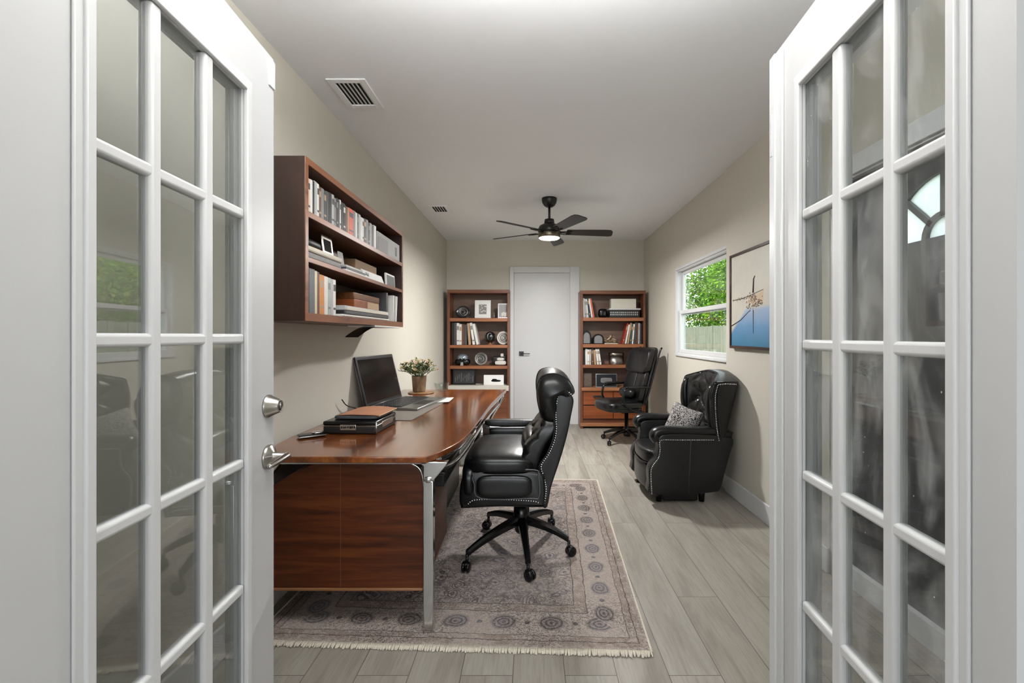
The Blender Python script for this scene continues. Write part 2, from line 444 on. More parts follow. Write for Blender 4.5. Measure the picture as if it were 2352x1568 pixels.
# left leaf hardware (local coords, face +x)
RY = Matrix.Rotation(math.pi/2, 4, 'Y')
u = (1.343-.605)
g = G(); z = wz(932, 1.343)
g.lathe([(.0, 0), (.034, 0), (.034, .004), (.031, .007), (.019, .034), (.018, .036), (.0155, .0365), (.0155, .034), (0, .034)], (lx1, u, z), 36, M=RY)
db = build('deadbolt', g, M_nickel, dl, world=False, label='brushed nickel deadbolt')
g = G(); g.lathe([(0, 0), (.0135, 0), (.0135, .0015), (0, .0015)], (lx1+.034, u, z), 28, M=RY); g.lathe([(0, 0), (.006, 0), (.006, .003), (.0045, .003), (0, .002)], (lx1+.0355, u, z-.003), 16, M=RY)
build('keyhole', g, metal('dark_nickel', (110, 108, 104), .3), db, world=False)
z = wz(1048, 1.343)
g = G(); g.lathe([(0, 0), (.036, 0), (.036, .004), (.031, .010), (.016, .016), (.012, .02), (.0115, .052), (.0, .053)], (lx1, u, z), 36, M=RY)
hd = build('handle', g, M_nickel, dl, world=False, label='brushed nickel lever handle')
g = G(); p = curve([(lx1+.05, u+.008, z), (lx1+.054, u-.012, z+.001), (lx1+.053, u-.05, z-.001), (lx1+.048, u-.095, z-.004)], 6)
g.tube(p, [.0125-.004*i/len(p) for i in range(len(p))], 12, flat=.75); build('lever', g, M_nickel, hd, world=False)
g = G(); g.box(lx1-.001, lx1+.004, LL-.032, LL+.003, 1.98, 2.062, .002); build('flush_bolt', g, M_trim, dl, world=False)
# back-side knob seen faintly through the glass
g = G(); g.lathe([(0, 0), (.034, 0), (.034, -.006), (.014, -.014), (.013, -.035), (.024, -.045), (.026, -.06), (.018, -.068), (0, -.07)], (lx0, u, z), 28, M=RY); build('rear_knob', g, M_nickel, dl, world=False)
# astragal on right leaf
g = G(); g.box(rx0-.012, rx0+.002, LR-.028, LR+.006, .01, 2.035, .003); g.box(rx0-.006, rx0, LR-.06, LR-.028, .01, 2.03, .002)
build('astragal', g, M_trim, dr, world=False)
g = G(); g.box(rx0-.0135, rx0-.011, LR-.014, LR-.004, 1.75, 1.87, .001); build('flush_bolt', g, M_trim, dr, world=False)

# ---------------------------------------------------------------- white door in the end wall
def back_door():
    yw = YB
    xa, xb = wx(1171, yw-.02), wx(1331, yw-.02); zt = wz(612, yw-.02)
    g = G()
    g.box(xa, xa+.055, yw-.02, yw, 0, zt, .003); g.box(xb-.13, xb, yw-.02, yw, 0, zt, .003); g.box(xa+.055, xb-.13, yw-.02, yw, zt-.085, zt, .003)
    o = build('door_3', g, M_trim, origin=((xa+xb)/2, yw, 0)); o['kind'] = 'structure'; o['label'] = 'plain white slab door in the end wall'; o['category'] = 'door'
    g = G(); g.box(xa+.058, xb-.133, yw-.012, yw-.001, .01, zt-.088, .002); build('slab', g, M_door, o)
    g = G(); g.box(xb-.133, xb-.128, yw-.024, yw-.019, .0, zt-.08); build('door_stop', g, M_trim, o)
    hx, hz = wx(1197.5, yw-.03), wz(812, yw-.03)
    g = G(); g.box(hx-.032, hx+.032, yw-.022, yw-.012, hz-.032, hz+.032, .003)
    h = build('handle', g, M_blk, o, label='square black rose with thin lever')
    g = G(); g.tube([(hx, yw-.02, hz), (hx, yw-.06, hz)], .01); g.box(hx-.01, hx+.118, yw-.067, yw-.055, hz-.006, hz+.006, .003); build('lever', g, M_blk, h)
back_door()

# ---------------------------------------------------------------- added dark door in the right wall, imitating a reflection in the right leaf
def dark_door():
    t = NT('mottled_grey_reflection'); o = t.obj()
    a = t.noise(t.mapp(o, (1, 1, .4)), 3.2, 5, .6, 2.2)
    t.set(Base_Color=t.ramp(a, [(.35, lin((70, 71, 73))), (.55, lin((92, 93, 95))), (.72, lin((140, 141, 142)))]), Roughness=.4)
    xf = XR+.03
    g = G()
    g.box(XR-.016, XR, DY0-.07, DY0, 0, DZ1+.09, .003); g.box(XR-.016, XR, DY1, DY1+.065, 0, DZ1+.09, .003); g.box(XR-.016, XR, DY0, DY1, DZ1, DZ1+.09, .003)
    g.box(XR, XR+.15, DY0, DY0+.01, 0, DZ1); g.box(XR, XR+.15, DY1-.01, DY1, 0, DZ1); g.box(XR, XR+.15, DY0, DY1, DZ1-.01, DZ1); g.box(XR, XR+.15, DY0, DY1, 0, .1)
    d = build('door_4', g, M_trim, origin=(XR, (DY0+DY1)/2, 0)); d['kind'] = 'structure'; d['label'] = 'added dark grey door with fanlight imitating a reflection in the right French door'; d['category'] = 'door'
    # leaf with fan-shaped cut: build from angular strips
    yc, zc, R1, R0 = 1.77, 1.63, .25, .075
    g = G()
    ya, yb2, za, zb = DY0+.012, DY1-.012, .1, DZ1-.012
    def quad(p):
        vs = [(xf, *q) for q in p]+[(xf+.04, *q) for q in p]
        n = len(p); b, fc = g._add(vs, [tuple(range(n)), tuple(range(n, 2*n))[::-1]]+[(i, (i+1) % n, n+(i+1) % n, n+i) for i in range(n)])
        bmesh.ops.recalc_face_normals(g.bm, faces=fc)
    quad([(ya, za), (yb2, za), (yb2, zc), (ya, zc)])
    N = 24
    def edgept(a):
        c, s_ = math.cos(a), math.sin(a)
        ts = []
        if c > 1e-6: ts.append((yb2-yc)/c)
        if c < -1e-6: ts.append((ya-yc)/c)
        if s_ > 1e-6: ts.append((zb-zc)/s_)
        tt = min(ts); return (yc+c*tt, zc+s_*tt)
    for i in range(N):
        a0, a1 = math.pi*i/N, math.pi*(i+1)/N
        p = [(yc+R1*math.cos(a0), zc+R1*math.sin(a0)), edgept(a0)]
        c0 = math.atan2(zb-zc, yb2-yc); c1 = math.atan2(zb-zc, ya-yc)
        for cc, pt in ((c0, (yb2, zb)), (c1, (ya, zb))):
            if a0 < cc < a1: p.append(pt)
        p += [edgept(a1), (yc+R1*math.cos(a1), zc+R1*math.sin(a1))]
        quad(p)
    # fan bars
    def ring(r0, r1, a0, a1, n):
        for i in range(n):
            b0, b1 = a0+(a1-a0)*i/n, a0+(a1-a0)*(i+1)/n
            quad([(yc+r0*math.cos(b0), zc+r0*math.sin(b0)), (yc+r1*math.cos(b0), zc+r1*math.sin(b0)), (yc+r1*math.cos(b1), zc+r1*math.sin(b1)), (yc+r0*math.cos(b1), zc+r0*math.sin(b1))])
    ring(R0, R0+.022, 0, math.pi, 12)
    for a in (45, 90, 135):
        a = math.radians(a); c, s_ = math.cos(a), math.sin(a); w = .011
        quad([(yc+R0*c+w*s_, zc+R0*s_-w*c), (yc+R1*c+w*s_, zc+R1*s_-w*c), (yc+R1*c-w*s_, zc+R1*s_+w*c), (yc+R0*c-w*s_, zc+R0*s_+w*c)])
    lf = build('leaf', g, t.mat, d, label='dark grey mottled leaf')
    g = G(); g.box(xf+.016, xf+.02, yc-R1-.01, yc+R1+.01, zc-.005, zc+R1+.01)
    gt = NT('frosted_fanlight'); gt.t.nodes.remove(gt.b)
    tl = gt.node('ShaderNodeBsdfTranslucent', {'Color': (.95, .97, .97, 1)}); tp = gt.node('ShaderNodeBsdfTransparent', {'Color': (.95, .97, .97, 1)})
    mx = gt.node('ShaderNodeMixShader', {'Fac': .12}); gt.l.new(tl.outputs[0], mx.inputs[1]); gt.l.new(tp.outputs[0], mx.inputs[2]); gt.l.new(mx.outputs[0], gt.out.inputs[0])
    build('fanlight_glass', g, gt.mat, lf)
dark_door()

# ---------------------------------------------------------------- ceiling vents
def vent(y0, y1, lab, nsl):
    x0, x1 = -1.035, -.900; g = G(); e = .035; zc = CZ
    g.box(x0-e, x0, y0-e, y1+e, zc-.008, zc-.0005, .002); g.box(x1, x1+e, y0-e, y1+e, zc-.008, zc-.0005, .002)
    g.box(x0, x1, y0-e, y0, zc-.008, zc-.0005, .002); g.box(x0, x1, y1, y1+e, zc-.008, zc-.0005, .002)
    o = tag(build('ceiling_vent', g, M_ceil), lab, 'vent', 'ceiling vents along the left side')
    g = G(); g.box(x0, x1, y0, y1, zc-.0015, zc-.0006); build('duct_opening', g, M_dark, o)
    g = G()
    for i in range(nsl):
        xc = x0+(x1-x0)*(i+.8)/nsl; w = (x1-x0)/nsl*.17
        g.box(xc-w, xc+w, y0, y1, zc-.0045, zc-.0025)
    build('louvre', g, M_trim, o)
vent(2.388, 2.617, 'larger looking white ceiling vent nearest the doorway', 6)
vent(4.68, 4.89, 'farther small ceiling vent beside the ceiling fan', 5)

# ================================================================ CEILING FAN
def fan():
    X, Y = .168, 4.42
    r = thing('ceiling_fan', 'black five-bladed ceiling fan with a lit round lamp', 'ceiling fan', (X, Y, CZ))
    g = G(); g.lathe([(0, -.085), (.03, -.085), (.052, -.07), (.068, -.045), (.074, -.018), (.074, 0), (0, 0)], n=40); build('canopy', g, M_fan, r, world=False)
    g = G(); g.tube([(0, 0, -.06), (0, 0, -.24)], .0115, 16); build('downrod', g, M_fan, r, world=False)
    g = G(); g.lathe([(0, -.25), (.048, -.25), (.05, -.235), (.046, -.205), (.02, -.198), (0, -.198)], n=32); build('rod_cover', g, M_fan, r, world=False)
    g = G(); g.lathe([(0, -.335), (.10, -.335), (.108, -.325), (.108, -.295), (.095, -.268), (.06, -.25), (0, -.246)], n=40); build('motor_housing', g, M_fan, r, world=False)
    g = G(); g.lathe([(.0, -.335), (.104, -.335), (.106, -.34), (.106, -.378), (.1, -.385), (.0, -.385)], n=40); lk = build('light_kit', g, metal('bronze_light_ring', (120, 112, 98), .35), r, world=False)
    g = G(); g.lathe([(0, -.402), (.05, -.400), (.09, -.393), (.101, -.385), (0, -.3855)], n=40); build('light_diffuser', g, emit('fan_lamp_diffuser', (255, 244, 234), 6), lk, world=False)
    for k, a in enumerate((6, 78, 150, 222, 294)):
        Ra = Matrix.Rotation(math.radians(a), 4, 'Z'); T0 = Matrix.Translation((0, 0, -.325)); P = Matrix.Rotation(math.radians(-14), 4, 'X')
        Mx = Ra @ T0 @ P
        g = G()
        out = [(.17, -.048), (.55, -.066), (.60, -.06), (.622, -.035), (.634, .035), (.625, .055), (.60, .062), (.17, .05)]
        pts = [Mx @ Vector((p[0], p[1], z)) for z in (-.004, .004) for p in out]
        n = len(out); g._add(pts, [tuple(range(n))[::-1], tuple(range(n, 2*n))]+[(i, (i+1) % n, n+(i+1) % n, n+i) for i in range(n)])
        b = build('blade', g, M_blade, r, world=False)
        g = G(); 
        for sy in (-1, 1):
            g.tube([Mx @ Vector(q) for q in ((.09, sy*.018, -.006), (.15, sy*.03, -.010), (.22, sy*.026, -.007))], .008, 8, flat=.6)
        g.tube([Mx @ Vector(q) for q in ((.085, 0, -.006), (.2, 0, -.008))], .006, 8)
        build('blade_bracket', g, M_fan, b, world=False)
fan()
# ================================================================ DESK
TZ = .745   # desk surface
def desk():
    r = thing('executive_desk', 'long polished walnut desk with chrome legs along the left wall', 'desk', (-.75, 3.0, 0))
    right = [(-.43, 1.852), (-.385, 1.95), (-.338, 2.12), (-.315, 2.35), (-.305, 2.8), (-.293, 3.3), (-.262, 3.8), (-.236, 4.12), (-.242, 4.17)]
    left = [(-1.178, 4.17), (-1.178, 2.22), (-1.165, 2.08), (-1.13, 1.95), (-1.085, 1.858)]
    pts = [tuple(p) for p in curve(right, 4)] + left
    g = G(); g.prism(pts, TZ-.026, TZ, 'z', bev=.004); build('desktop', g, M_top, r)
    # chrome line under the top
    g = G(); g.box(-1.08, -.435, 1.875, 1.90, TZ-.036, TZ-.027, .002)
    g.tube([(p[0]-.035, p[1]+.02, TZ-.045) for p in curve(right[1:-1], 4)], .018, 10)
    p2 = [(p[0]-.05, p[1]+.02, TZ-.10-.03*math.sin(i/6)) for i, p in enumerate(curve(right[1:-1], 3))]
    g.tube(p2, .011, 8)
    build('apron_rail', g, M_chrome, r)
    # near pedestal : veneered box with a cut upper-left corner, hung clear of the rug
    g = G()
    pr = [(-1.15, .178), (-.462, .175), (-.452, .20), (-.452, .60), (-.475, .675), (-.52, .712), (-.90, .708), (-1.01, .66), (-1.09, .61), (-1.14, .56), (-1.155, .50)]
    g.prism(pr, 1.915, 2.42, 'y', bev=.004); pd = build('pedestal', g, M_ped, r)
    g = G(); xs = wx(782, 1.912); g.box(xs-.001, xs+.001, 1.9125, 1.9155, .18, .71); build('panel_seam', g, plain('veneer_seam', (96, 58, 38), .5), pd)
    g = G(); g.box(-1.12, -.458, 1.908, 2.42, .168, .178, .002); build('base_strip', g, wood('pale_edge_wood', (120, 78, 48), (160, 112, 74), (180, 134, 92), 'x'), pd)
    g = G(); c = curve([(-.535, 1.906, .716), (-.48, 1.906, .69), (-.46, 1.906, .655), (-.452, 1.906, .60)], 5); g.tube(c, .004, 8); build('corner_trim', g, M_chrome, pd)
    # dark inner pedestal
    g = G(); g.box(-1.16, -.60, 2.62, 3.75, .013, .70, .006); build('inner_pedestal', g, M_blkp, r)
    # keyboard tray
    g = G(); g.box(-.60, -.40, 2.08, 2.55, .60, .615, .004); tr = build('keyboard_tray', g, plain('dark_gloss_tray', (44, 36, 33), .2), r)
    g = G(); g.box(-.60, -.405, 2.09, 2.54, .545, .60, .004); build('tray_box', g, M_blkp, tr)
    # chrome legs
    def leg(x, y, dz=.013):
        g = G(); w = .020
        g.prism([(x-w, .12), (x-w*.8, dz), (x+w*.95, dz), (x+w*1.05, .12), (x+w, .64), (x-w, .64)], y-.02, y+.02, 'y', bev=.003)
        g.prism([(x-w, .64), (x+w, .64), (x+w+.05, .70), (x+w+.06, .718), (x-w-.02, .718), (x-w, .70)], y-.018, y+.018, 'y', bev=.003)
        l = build('leg', g, M_chrome, r)
        g = G(); g.lathe([(0, -.014), (.022, -.012), (.025, 0), (.022, .012), (0, .014)], (x, y, .645), 20); build('leg_collar', g, M_chrome, l)
    leg(-.428, 1.893); leg(-1.12, 1.90)
    g = G(); c = curve([(-.262, 4.08, .70), (-.30, 4.07, .62), (-.37, 4.05, .50), (-.41, 4.04, .36), (-.42, 4.04, .18), (-.42, 4.04, .013)], 6)
    g.tube(c, .022, 12, flat=.7); build('leg', g, M_chrome, r)
    g = G(); g.tube([(-1.14, 4.05, 0), (-1.14, 4.05, .715)], .02, 12); build('leg', g, M_chrome, r)
    g = G(); g.tube([(-.385, 3.45, .715), (-.40, 3.47, .55), (-.44, 3.5, .36)], [.028, .022, .018], 12); g.ball((-.385, 3.45, .68), .032); build('support_post', g, M_blk, r)
desk()
g = G(); g.box(-.68, -.33, 4.32, 4.80, 0, .32, .006)  # added white box standing in for bright floor beyond the desk
o = tag(build('bright_floor_box', g, M_door), 'low white box standing in for bright floor beyond the desk', 'cabinet')
g = G(); g.box(-.67, -.34, 4.313, 4.32, .17, .305, .003); build('box_front', g, M_trim, o)
g = G(); g.box(-.67, -.34, 4.313, 4.32, .02, .155, .003); build('box_front', g, M_trim, o)

# ================================================================ LAPTOP etc. on the desk
def laptop():
    a = math.atan2(.085, .55)          # lid axis leans a little right with depth
    r = thing('laptop', 'large black open laptop on the walnut desk', 'laptop', (-1.10, 3.02, TZ+.004), -a)
    W, D = .55, .36     # local y along the hinge, x = towards the user
    g = G(); g.box(.0, D, 0, W, .0, .016, .005); b = build('base', g, metal('silver_laptop_body', (150, 148, 146), .35), r, world=False)
    g = G(); g.box(.035, .235, .03, W-.03, .0155, .018, .001); kb = build('keyboard', g, M_blkp, b, world=False)
    g = G()
    for i in range(6):
        for j in range(15):
            y = .036+j*.0325; x = .04+i*.032
            g.box(x, x+.026, y, y+.027, .018, .0215, .002, seg=1)
    build('keys', g, plain('laptop_keys', (26, 27, 34), .4), kb, world=False)
    g = G(); g.box(.25, .34, .17, .36, .0155, .0165, .001); build('touchpad', g, M_blkp, b, world=False)
    th = math.radians(-14); Rm = Matrix.Translation((.0, 0, .012)) @ Matrix.Rotation(th, 4, 'Y')
    g = G(); g.box(-.012, 0, 0, W, .0, .345, .006, M=Rm); lid = build('lid', g, M_blkp, r, world=False)
    g = G(); g.box(0, .0012, .022, W-.022, .022, .322, M=Rm); build('screen', g, plain('screen_off', (26, 26, 25), .12), lid, world=False)
    g = G(); g.box(-.014, -.012, 0, W, .0, .345, .001, M=Rm); build('lid_back', g, metal('silver_laptop_body2', (170, 168, 166), .35), lid, world=False)
    g = G(); g.tube([(0, .04, .012), (0, W-.04, .012)], .009, 10); build('hinge', g, M_blkp, r, world=False)
laptop()
g = G(); g.prism([(-.97, 2.66), (-.70, 2.64), (-.63, 3.47), (-.72, 3.5), (-.98, 3.42)], TZ+.0005, TZ+.004, 'z', bev=.001)
tag(build('desk_pad', g, plain('grey_desk_pad', (128, 120, 112), .45)), 'taupe grey pad under the laptop on the desk', 'desk pad')
def sheet(pts, z, lift):
    g = G()
    a, b, c, d = [Vector(p) for p in pts]
    def fn(u, v, dz=0):
        p = a.lerp(b, u).lerp(d.lerp(c, u), v); return Vector((p.x, p.y, z+lift*(u**2)*.6+lift*.5*v*v+dz))
    g.grid(lambda u, v: fn(u, v), 8, 8); g.grid(lambda u, v: fn(u, v, .0012), 8, 8); return g
o = build('paper_sheet', sheet([(-.715, 3.33), (-.605, 3.30), (-.60, 3.50), (-.70, 3.55)], TZ+.0048, .012), M_white); tag(o, 'small curled white sheet at the far corner of the laptop', 'paper')
# charging cable standing off the laptop
g = G(); g.tube(curve([(-1.115, 2.99, TZ+.012), (-1.15, 2.97, TZ+.02), (-1.165, 2.86, TZ+.055), (-1.17, 2.80, TZ+.10)], 8), .0035, 8)
tag(build('charging_cable', g, M_blk), 'thin black cable curving up left of the laptop', 'cable')
# black document case with papers on it
def case():
    r = thing('document_case', 'black flat document case with silver plate on the desk', 'case', (-.907, 2.42, TZ), -.03)
    x, y = .135, .15
    g = G(); g.box(-x, x, -y, y, .002, .042, .008); build('case_body', g, M_blkp, r, world=False)
    g = G(); g.box(-x-.001, x+.001, -y-.001, y+.001, .044, .066, .008); build('case_lid', g, M_blk, r, world=False)
    g = G(); g.box(-x-.002, x+.002, -y-.002, y+.002, .0405, .0445, .001); g.tube([(x+.001, -y-.001, .004), (x+.001, -y-.001, .062)], .0035, 8); build('metal_rim', g, M_nickel, r, world=False)
    g = G(); g.box(-.045, .035, -y-.006, -y, .022, .05, .002); pl = build('latch_plate', g, metal('latch_silver', (200, 200, 200), .25), r, world=False)
    g = G(); random.seed(3)
    for i in range(7):
        xx = -.039+i*.0105; g.box(xx, xx+.006+.003*random.random(), -y-.0068, -y-.006, .029+.005*random.random(), .040+.004*random.random())
    build('engraving', g, M_blk, pl, world=False, label='dark engraved marks')
    g = G(); g.box(x, x+.003, -.07, .09, .02, .05, .001); build('side_clasp', g, M_nickel, r, world=False)
case()
def cased_book():
    r = thing('ring_binder', 'rust and black ring binder lying on the document case', 'binder', (-.895, 2.44, TZ+.0665), -.06)
    def cover(v): return v
    g = G(); g.sup((0, 0, .009), (.118, .128, .008), 8, 10); build('pages', g, plain('black_ruled_pages', (62, 64, 68), .5, nscale=80, var=.5), r, world=False)
    g = G(); 
    def fn(u, v):
        x = -.10+.222*u; y = -.11+.245*v
        return Vector((x, y, .018+.012*math.sin(math.pi*u)**.7*(0.4+.6*v)))
    g.grid(fn, 14, 8); g.grid(lambda u, v: fn(u, v)-Vector((0, 0, .003)), 14, 8)
    t = plain('rust_cover', (176, 122, 92), .6, var=.25, nscale=20); build('cover', g, t, r, world=False, label='rust brown bowed cover')
    g = G(); g.tube([fn(1, v/8)+Vector((0, 0, -.001)) for v in range(9)], .0035, 6); build('cover_edge', g, plain('tan_edge', (196, 156, 118), .6), r, world=False)
cased_book()
def phone():
    r = thing('mobile_phone', 'small black and chrome phone at the near left of the desk', 'phone', (-1.075, 2.215, TZ), -.9)
    g = G(); g.box(-.032, .032, -.06, .06, .001, .018, .008, seg=3); build('body', g, M_blk, r, world=False)
    g = G(); g.box(-.033, .033, -.061, .061, .007, .011, .001); build('chrome_band', g, M_chrome, r, world=False)
    g = G(); g.sup((.004, .028, .0215), (.02, .026, .006), 3, 8); build('chrome_key', g, M_chrome, r, world=False)
phone()
# ---- flowers
def plant():
    x, y = -.975, 3.93
    g = G(); g.lathe([(0, 0), (.105, 0), (.11, .004), (.105, .009), (0, .009)], (x+.02, y-.02, TZ), 40)
    tag(build('wooden_trivet', g, wood('pale_trivet', (120, 88, 58), (150, 112, 76), (172, 134, 94), 'x')), 'round pale wooden trivet under the flower pot', 'trivet')
    z0 = TZ+.0095
    r = thing('potted_flowers', 'bunch of pale yellow flowers in a brown pot on the desk', 'potted plant', (x, y, z0))
    t = NT('mottled_brown_pot'); o = t.obj(); n = t.noise(t.mapp(o, (1, 1, .4)), 30, 4, .6)
    t.set(Base_Color=t.ramp(n, [(.3, lin((92, 72, 52))), (.55, lin((132, 112, 88))), (.75, lin((168, 150, 124)))]), Roughness=.4)
    g = G(); g.lathe([(0, 0), (.05, 0), (.054, .006), (.063, .13), (.066, .135), (.060, .135), (.055, .12), (.0, .118)], n=36); build('pot', g, t.mat, r, world=False)
    random.seed(11)
    st = G(); lf = G(); FM = (plain('cream_petal', (216, 204, 160), .6), plain('blush_petal', (206, 172, 142), .6)); OC = plain('ochre_centre', (160, 124, 66), .6)
    for i in range(64):
        a = random.random()*6.283; rad = .185*math.sqrt(random.random()); h = .262-.40*rad*rad/.15+random.uniform(-.03, .02)
        tip = Vector((rad*math.cos(a), rad*math.sin(a), h+.02)); base = Vector((.03*math.cos(a)*random.random(), .03*math.sin(a)*random.random(), .11))
        mid = base.lerp(tip, .5)+Vector((0, 0, .02)); pth = curve([base, mid, tip], 4); st.tube(pth, .0014, 5)
        for k in range(3, len(pth)-1, 1):
            for s_ in range(2):
                b = pth[k]; aa = random.random()*6.283; L = random.uniform(.026, .048)
                d = Vector((math.cos(aa), math.sin(aa), random.uniform(-.1, .9))).normalized(); w = d.cross(Vector((0, 0, 1))).normalized()*L*.2
                lf._add([b, b+d*L*.5+w, b+d*L, b+d*L*.5-w], [(0, 1, 2, 3)], random.choice((0, 0, 1)), False)
        if i % 3 != 1:
            fl = G(); n_ = 8; rr = random.uniform(.016, .025); tl = Vector((random.uniform(-.5, .5), random.uniform(-.8, .1), 1)).normalized(); q = tl.to_track_quat('Z', 'Y')
            for k in range(n_):
                c = 2*math.pi*k/n_
                def pp(rd, an, z): return tip+q @ Vector((rd*math.cos(an), rd*math.sin(an), z))
                fl._add([pp(.002, c, .001), pp(rr*.7, c-.3, .004), pp(rr, c, .002), pp(rr*.7, c+.3, .004)], [(0, 1, 2, 3)], 0, False)
            fl.ball(tip+q @ Vector((0, 0, .003)), .0035, 1, 3); build('flower', fl, [FM[i % 2], OC], r, world=False)
    build('stems', st, plain('stem_green', (86, 104, 60), .6), r, world=False)
    build('foliage', lf, [plain('leaf_green', (74, 96, 50), .55), plain('leaf_olive', (122, 130, 78), .55)], r, world=False)
plant()
g = G()
g.lathe([(0, 0), (.035, 0), (.045, .01), (.062, .05), (.066, .075), (.063, .075), (.058, .05), (.04, .012), (0, .008)], (-.80, 4.02, TZ), 32)
tag(build('glass_bowl', g, M_cglass), 'clear glass bowl right of the flower pot', 'bowl')

# ================================================================ RUG
def rug():
    W, L = 1.60, 2.10; th = .012
    cx, cy = -.29, 2.855; ang = -.042
    t = NT('distressed_persian_rug'); o = t.obj()
    sp = t.node('ShaderNodeSeparateXYZ'); t.put(sp.inputs[0], o); x, y = sp.outputs[0], sp.outputs[1]
    wv = t.noise(o, 9, 3); wob = t.m('ADD', t.m('MULTIPLY', t.m('SUBTRACT', wv, .5), .022), t.m('MULTIPLY', t.m('SUBTRACT', t.noise(o, 45, 2), .5), .010))
    dx = t.m('SUBTRACT', W/2, t.m('ABSOLUTE', x)); dy = t.m('SUBTRACT', L/2, t.m('ABSOLUTE', y))
    d = t.m('ADD', t.m('MINIMUM', dx, dy), wob)
    isx = t.m('LESS_THAN', dx, dy)
    s = t.m('ADD', t.m('MULTIPLY', isx, y), t.m('MULTIPLY', t.m('SUBTRACT', 1, isx), x))
    def smooth(v, a, b):
        nd = t.node('ShaderNodeMapRange', {'From Min': a, 'From Max': b}); nd.interpolation_type = 'SMOOTHSTEP'; t.put(nd.inputs['Value'], v); return nd.outputs[0]
    def band(v, a, b, e=.003): return t.m('MULTIPLY', smooth(v, a-e, a+e), t.m('SUBTRACT', 1, smooth(v, b-e, b+e)))
    ground = lin((170, 158, 150)); taupe = lin((132, 116, 104)); dark = lin((52, 48, 52)); blue = lin((96, 96, 108)); cream = lin((196, 184, 175))
    # field florals from two voronoi layers
    vd = t.node('ShaderNodeVectorMath', operation='ADD'); t.put(vd.inputs[0], o)
    nn = t.node('ShaderNodeTexNoise', {'Scale': 5.0, 'Detail': 2.0}); t.put(nn.inputs['Vector'], o)
    sc = t.node('ShaderNodeVectorMath', operation='SCALE'); t.l.new(nn.outputs['Color'], sc.inputs[0]); sc.inputs['Scale'].default_value = .16; t.l.new(sc.outputs[0], vd.inputs[1])
    v1 = t.node('ShaderNodeTexVoronoi', {'Scale': 8.5}); t.put(v1.inputs['Vector'], vd.outputs[0])
    v2 = t.node('ShaderNodeTexVoronoi', {'Scale': 25.0}, feature='DISTANCE_TO_EDGE'); t.put(v2.inputs['Vector'], vd.outputs[0])
    r1 = v1.outputs['Distance']
    rings = smooth(t.m('SINE', t.m('MULTIPLY', r1, 46)), .1, .6)
    inside = t.m('SUBTRACT', 1, smooth(r1, .42, .48))
    edge = t.m('SUBTRACT', 1, smooth(v2.outputs['Distance'], .03, .09))
    blot = t.m('MULTIPLY', smooth(t.noise(o, 26, 4, .7, 1.2), .50, .58), .75)
    floral = t.m('MAXIMUM', t.m('MAXIMUM', t.m('MULTIPLY', rings, inside), blot), t.m('MULTIPLY', edge, .38))
    # main border medallions
    P = .205
    u = t.m('MULTIPLY', t.m('SUBTRACT', t.m('FRACT', t.m('ADD', t.m('DIVIDE', s, P), .5)), .5), P)
    v = t.m('SUBTRACT', d, .155)
    rr = t.m('SQRT', t.m('ADD', t.m('POWER', t.m('ADD', t.m('MULTIPLY', u, .78), wob), 2), t.m('POWER', v, 2)))
    med = t.m('SUBTRACT', 1, smooth(rr, .043, .050)); medr = smooth(t.m('SINE', t.m('MULTIPLY', rr, 400)), -.3, .6)
    med = t.m('MULTIPLY', med, t.m('ADD', .45, t.m('MULTIPLY', medr, .55)))
    small = t.m('SUBTRACT', 1, smooth(t.m('SQRT', t.m('ADD', t.m('POWER', t.m('SUBTRACT', t.m('ABSOLUTE', u), P/2), 2), t.m('POWER', v, 2))), .010, .014))
    inb = band(d, .085, .225)
    field = smooth(d, .288, .292)
    border = t.m('MULTIPLY', inb, t.m('MAXIMUM', med, small))
    lines = t.m('MAXIMUM', band(d, .038, .043, .001), t.m('MAXIMUM', band(d, .071, .075, .001), t.m('MAXIMUM', band(d, .228, .233, .001), band(d, .282, .288, .001))))
    stripes = t.m('MULTIPLY', t.m('MAXIMUM', band(d, .012, .07), band(d, .235, .282)), .6)
    # pile speckle / wear
    s1 = t.noise(t.mapp(o, (1, 1.6, 1)), 190, 3, .7); s2 = t.noise(o, 75, 4, .7); big = t.noise(o, 2.0, 3, .6)
    speck = smooth(t.m('ADD', t.m('MULTIPLY', s1, .45), t.m('MULTIPLY', s2, .55)), .49, .55)
    wear = smooth(big, .36, .62)
    col = t.mix(t.m('MULTIPLY', stripes, smooth(t.noise(t.mapp(o, (1, 1, 1)), 30, 3), .35, .6)), ground, taupe)
    amt = t.m('MULTIPLY', t.m('MAXIMUM', t.m('MULTIPLY', field, floral), border), t.m('ADD', .35, t.m('MULTIPLY', s2, .8)))
    col = t.mix(t.m('MULTIPLY', amt, 1.15, clamp=True), col, t.mix(wear, dark, blue))
    col = t.mix(t.m('MULTIPLY', lines, .75), col, dark)
    col = t.mix(t.m('MULTIPLY', speck, t.m('ADD', .42, t.m('MULTIPLY', t.m('SUBTRACT', 1, wear), .56))), col, lin((50, 46, 48)))
    col = t.mix(t.m('MULTIPLY', smooth(s2, .52, .62), .35), col, cream)
    t.set(Base_Color=col, Roughness=.95, Specular_IOR_Level=.1); t.bump(s1, .5, .004)
    g = G(); g.box(-W/2, W/2, -L/2, L/2, 0, th, .003)
    o_ = build('area_rug', g, t.mat, origin=(0, 0, 0)); o_.location = (cx, cy, 0); o_.rotation_euler = (0, 0, ang)
    tag(o_, 'distressed grey and taupe Persian style rug under the desk and chair', 'rug')
    # bound side edge and knotted fringe
    M_fr = plain('cream_fringe', (206, 198, 182), .95, nscale=120, var=.25)
    g = G(); g.tube([(W/2, -L/2, .007), (W/2, L/2, .007)], .0065, 8); build('side_binding', g, M_fr, o_, world=False)
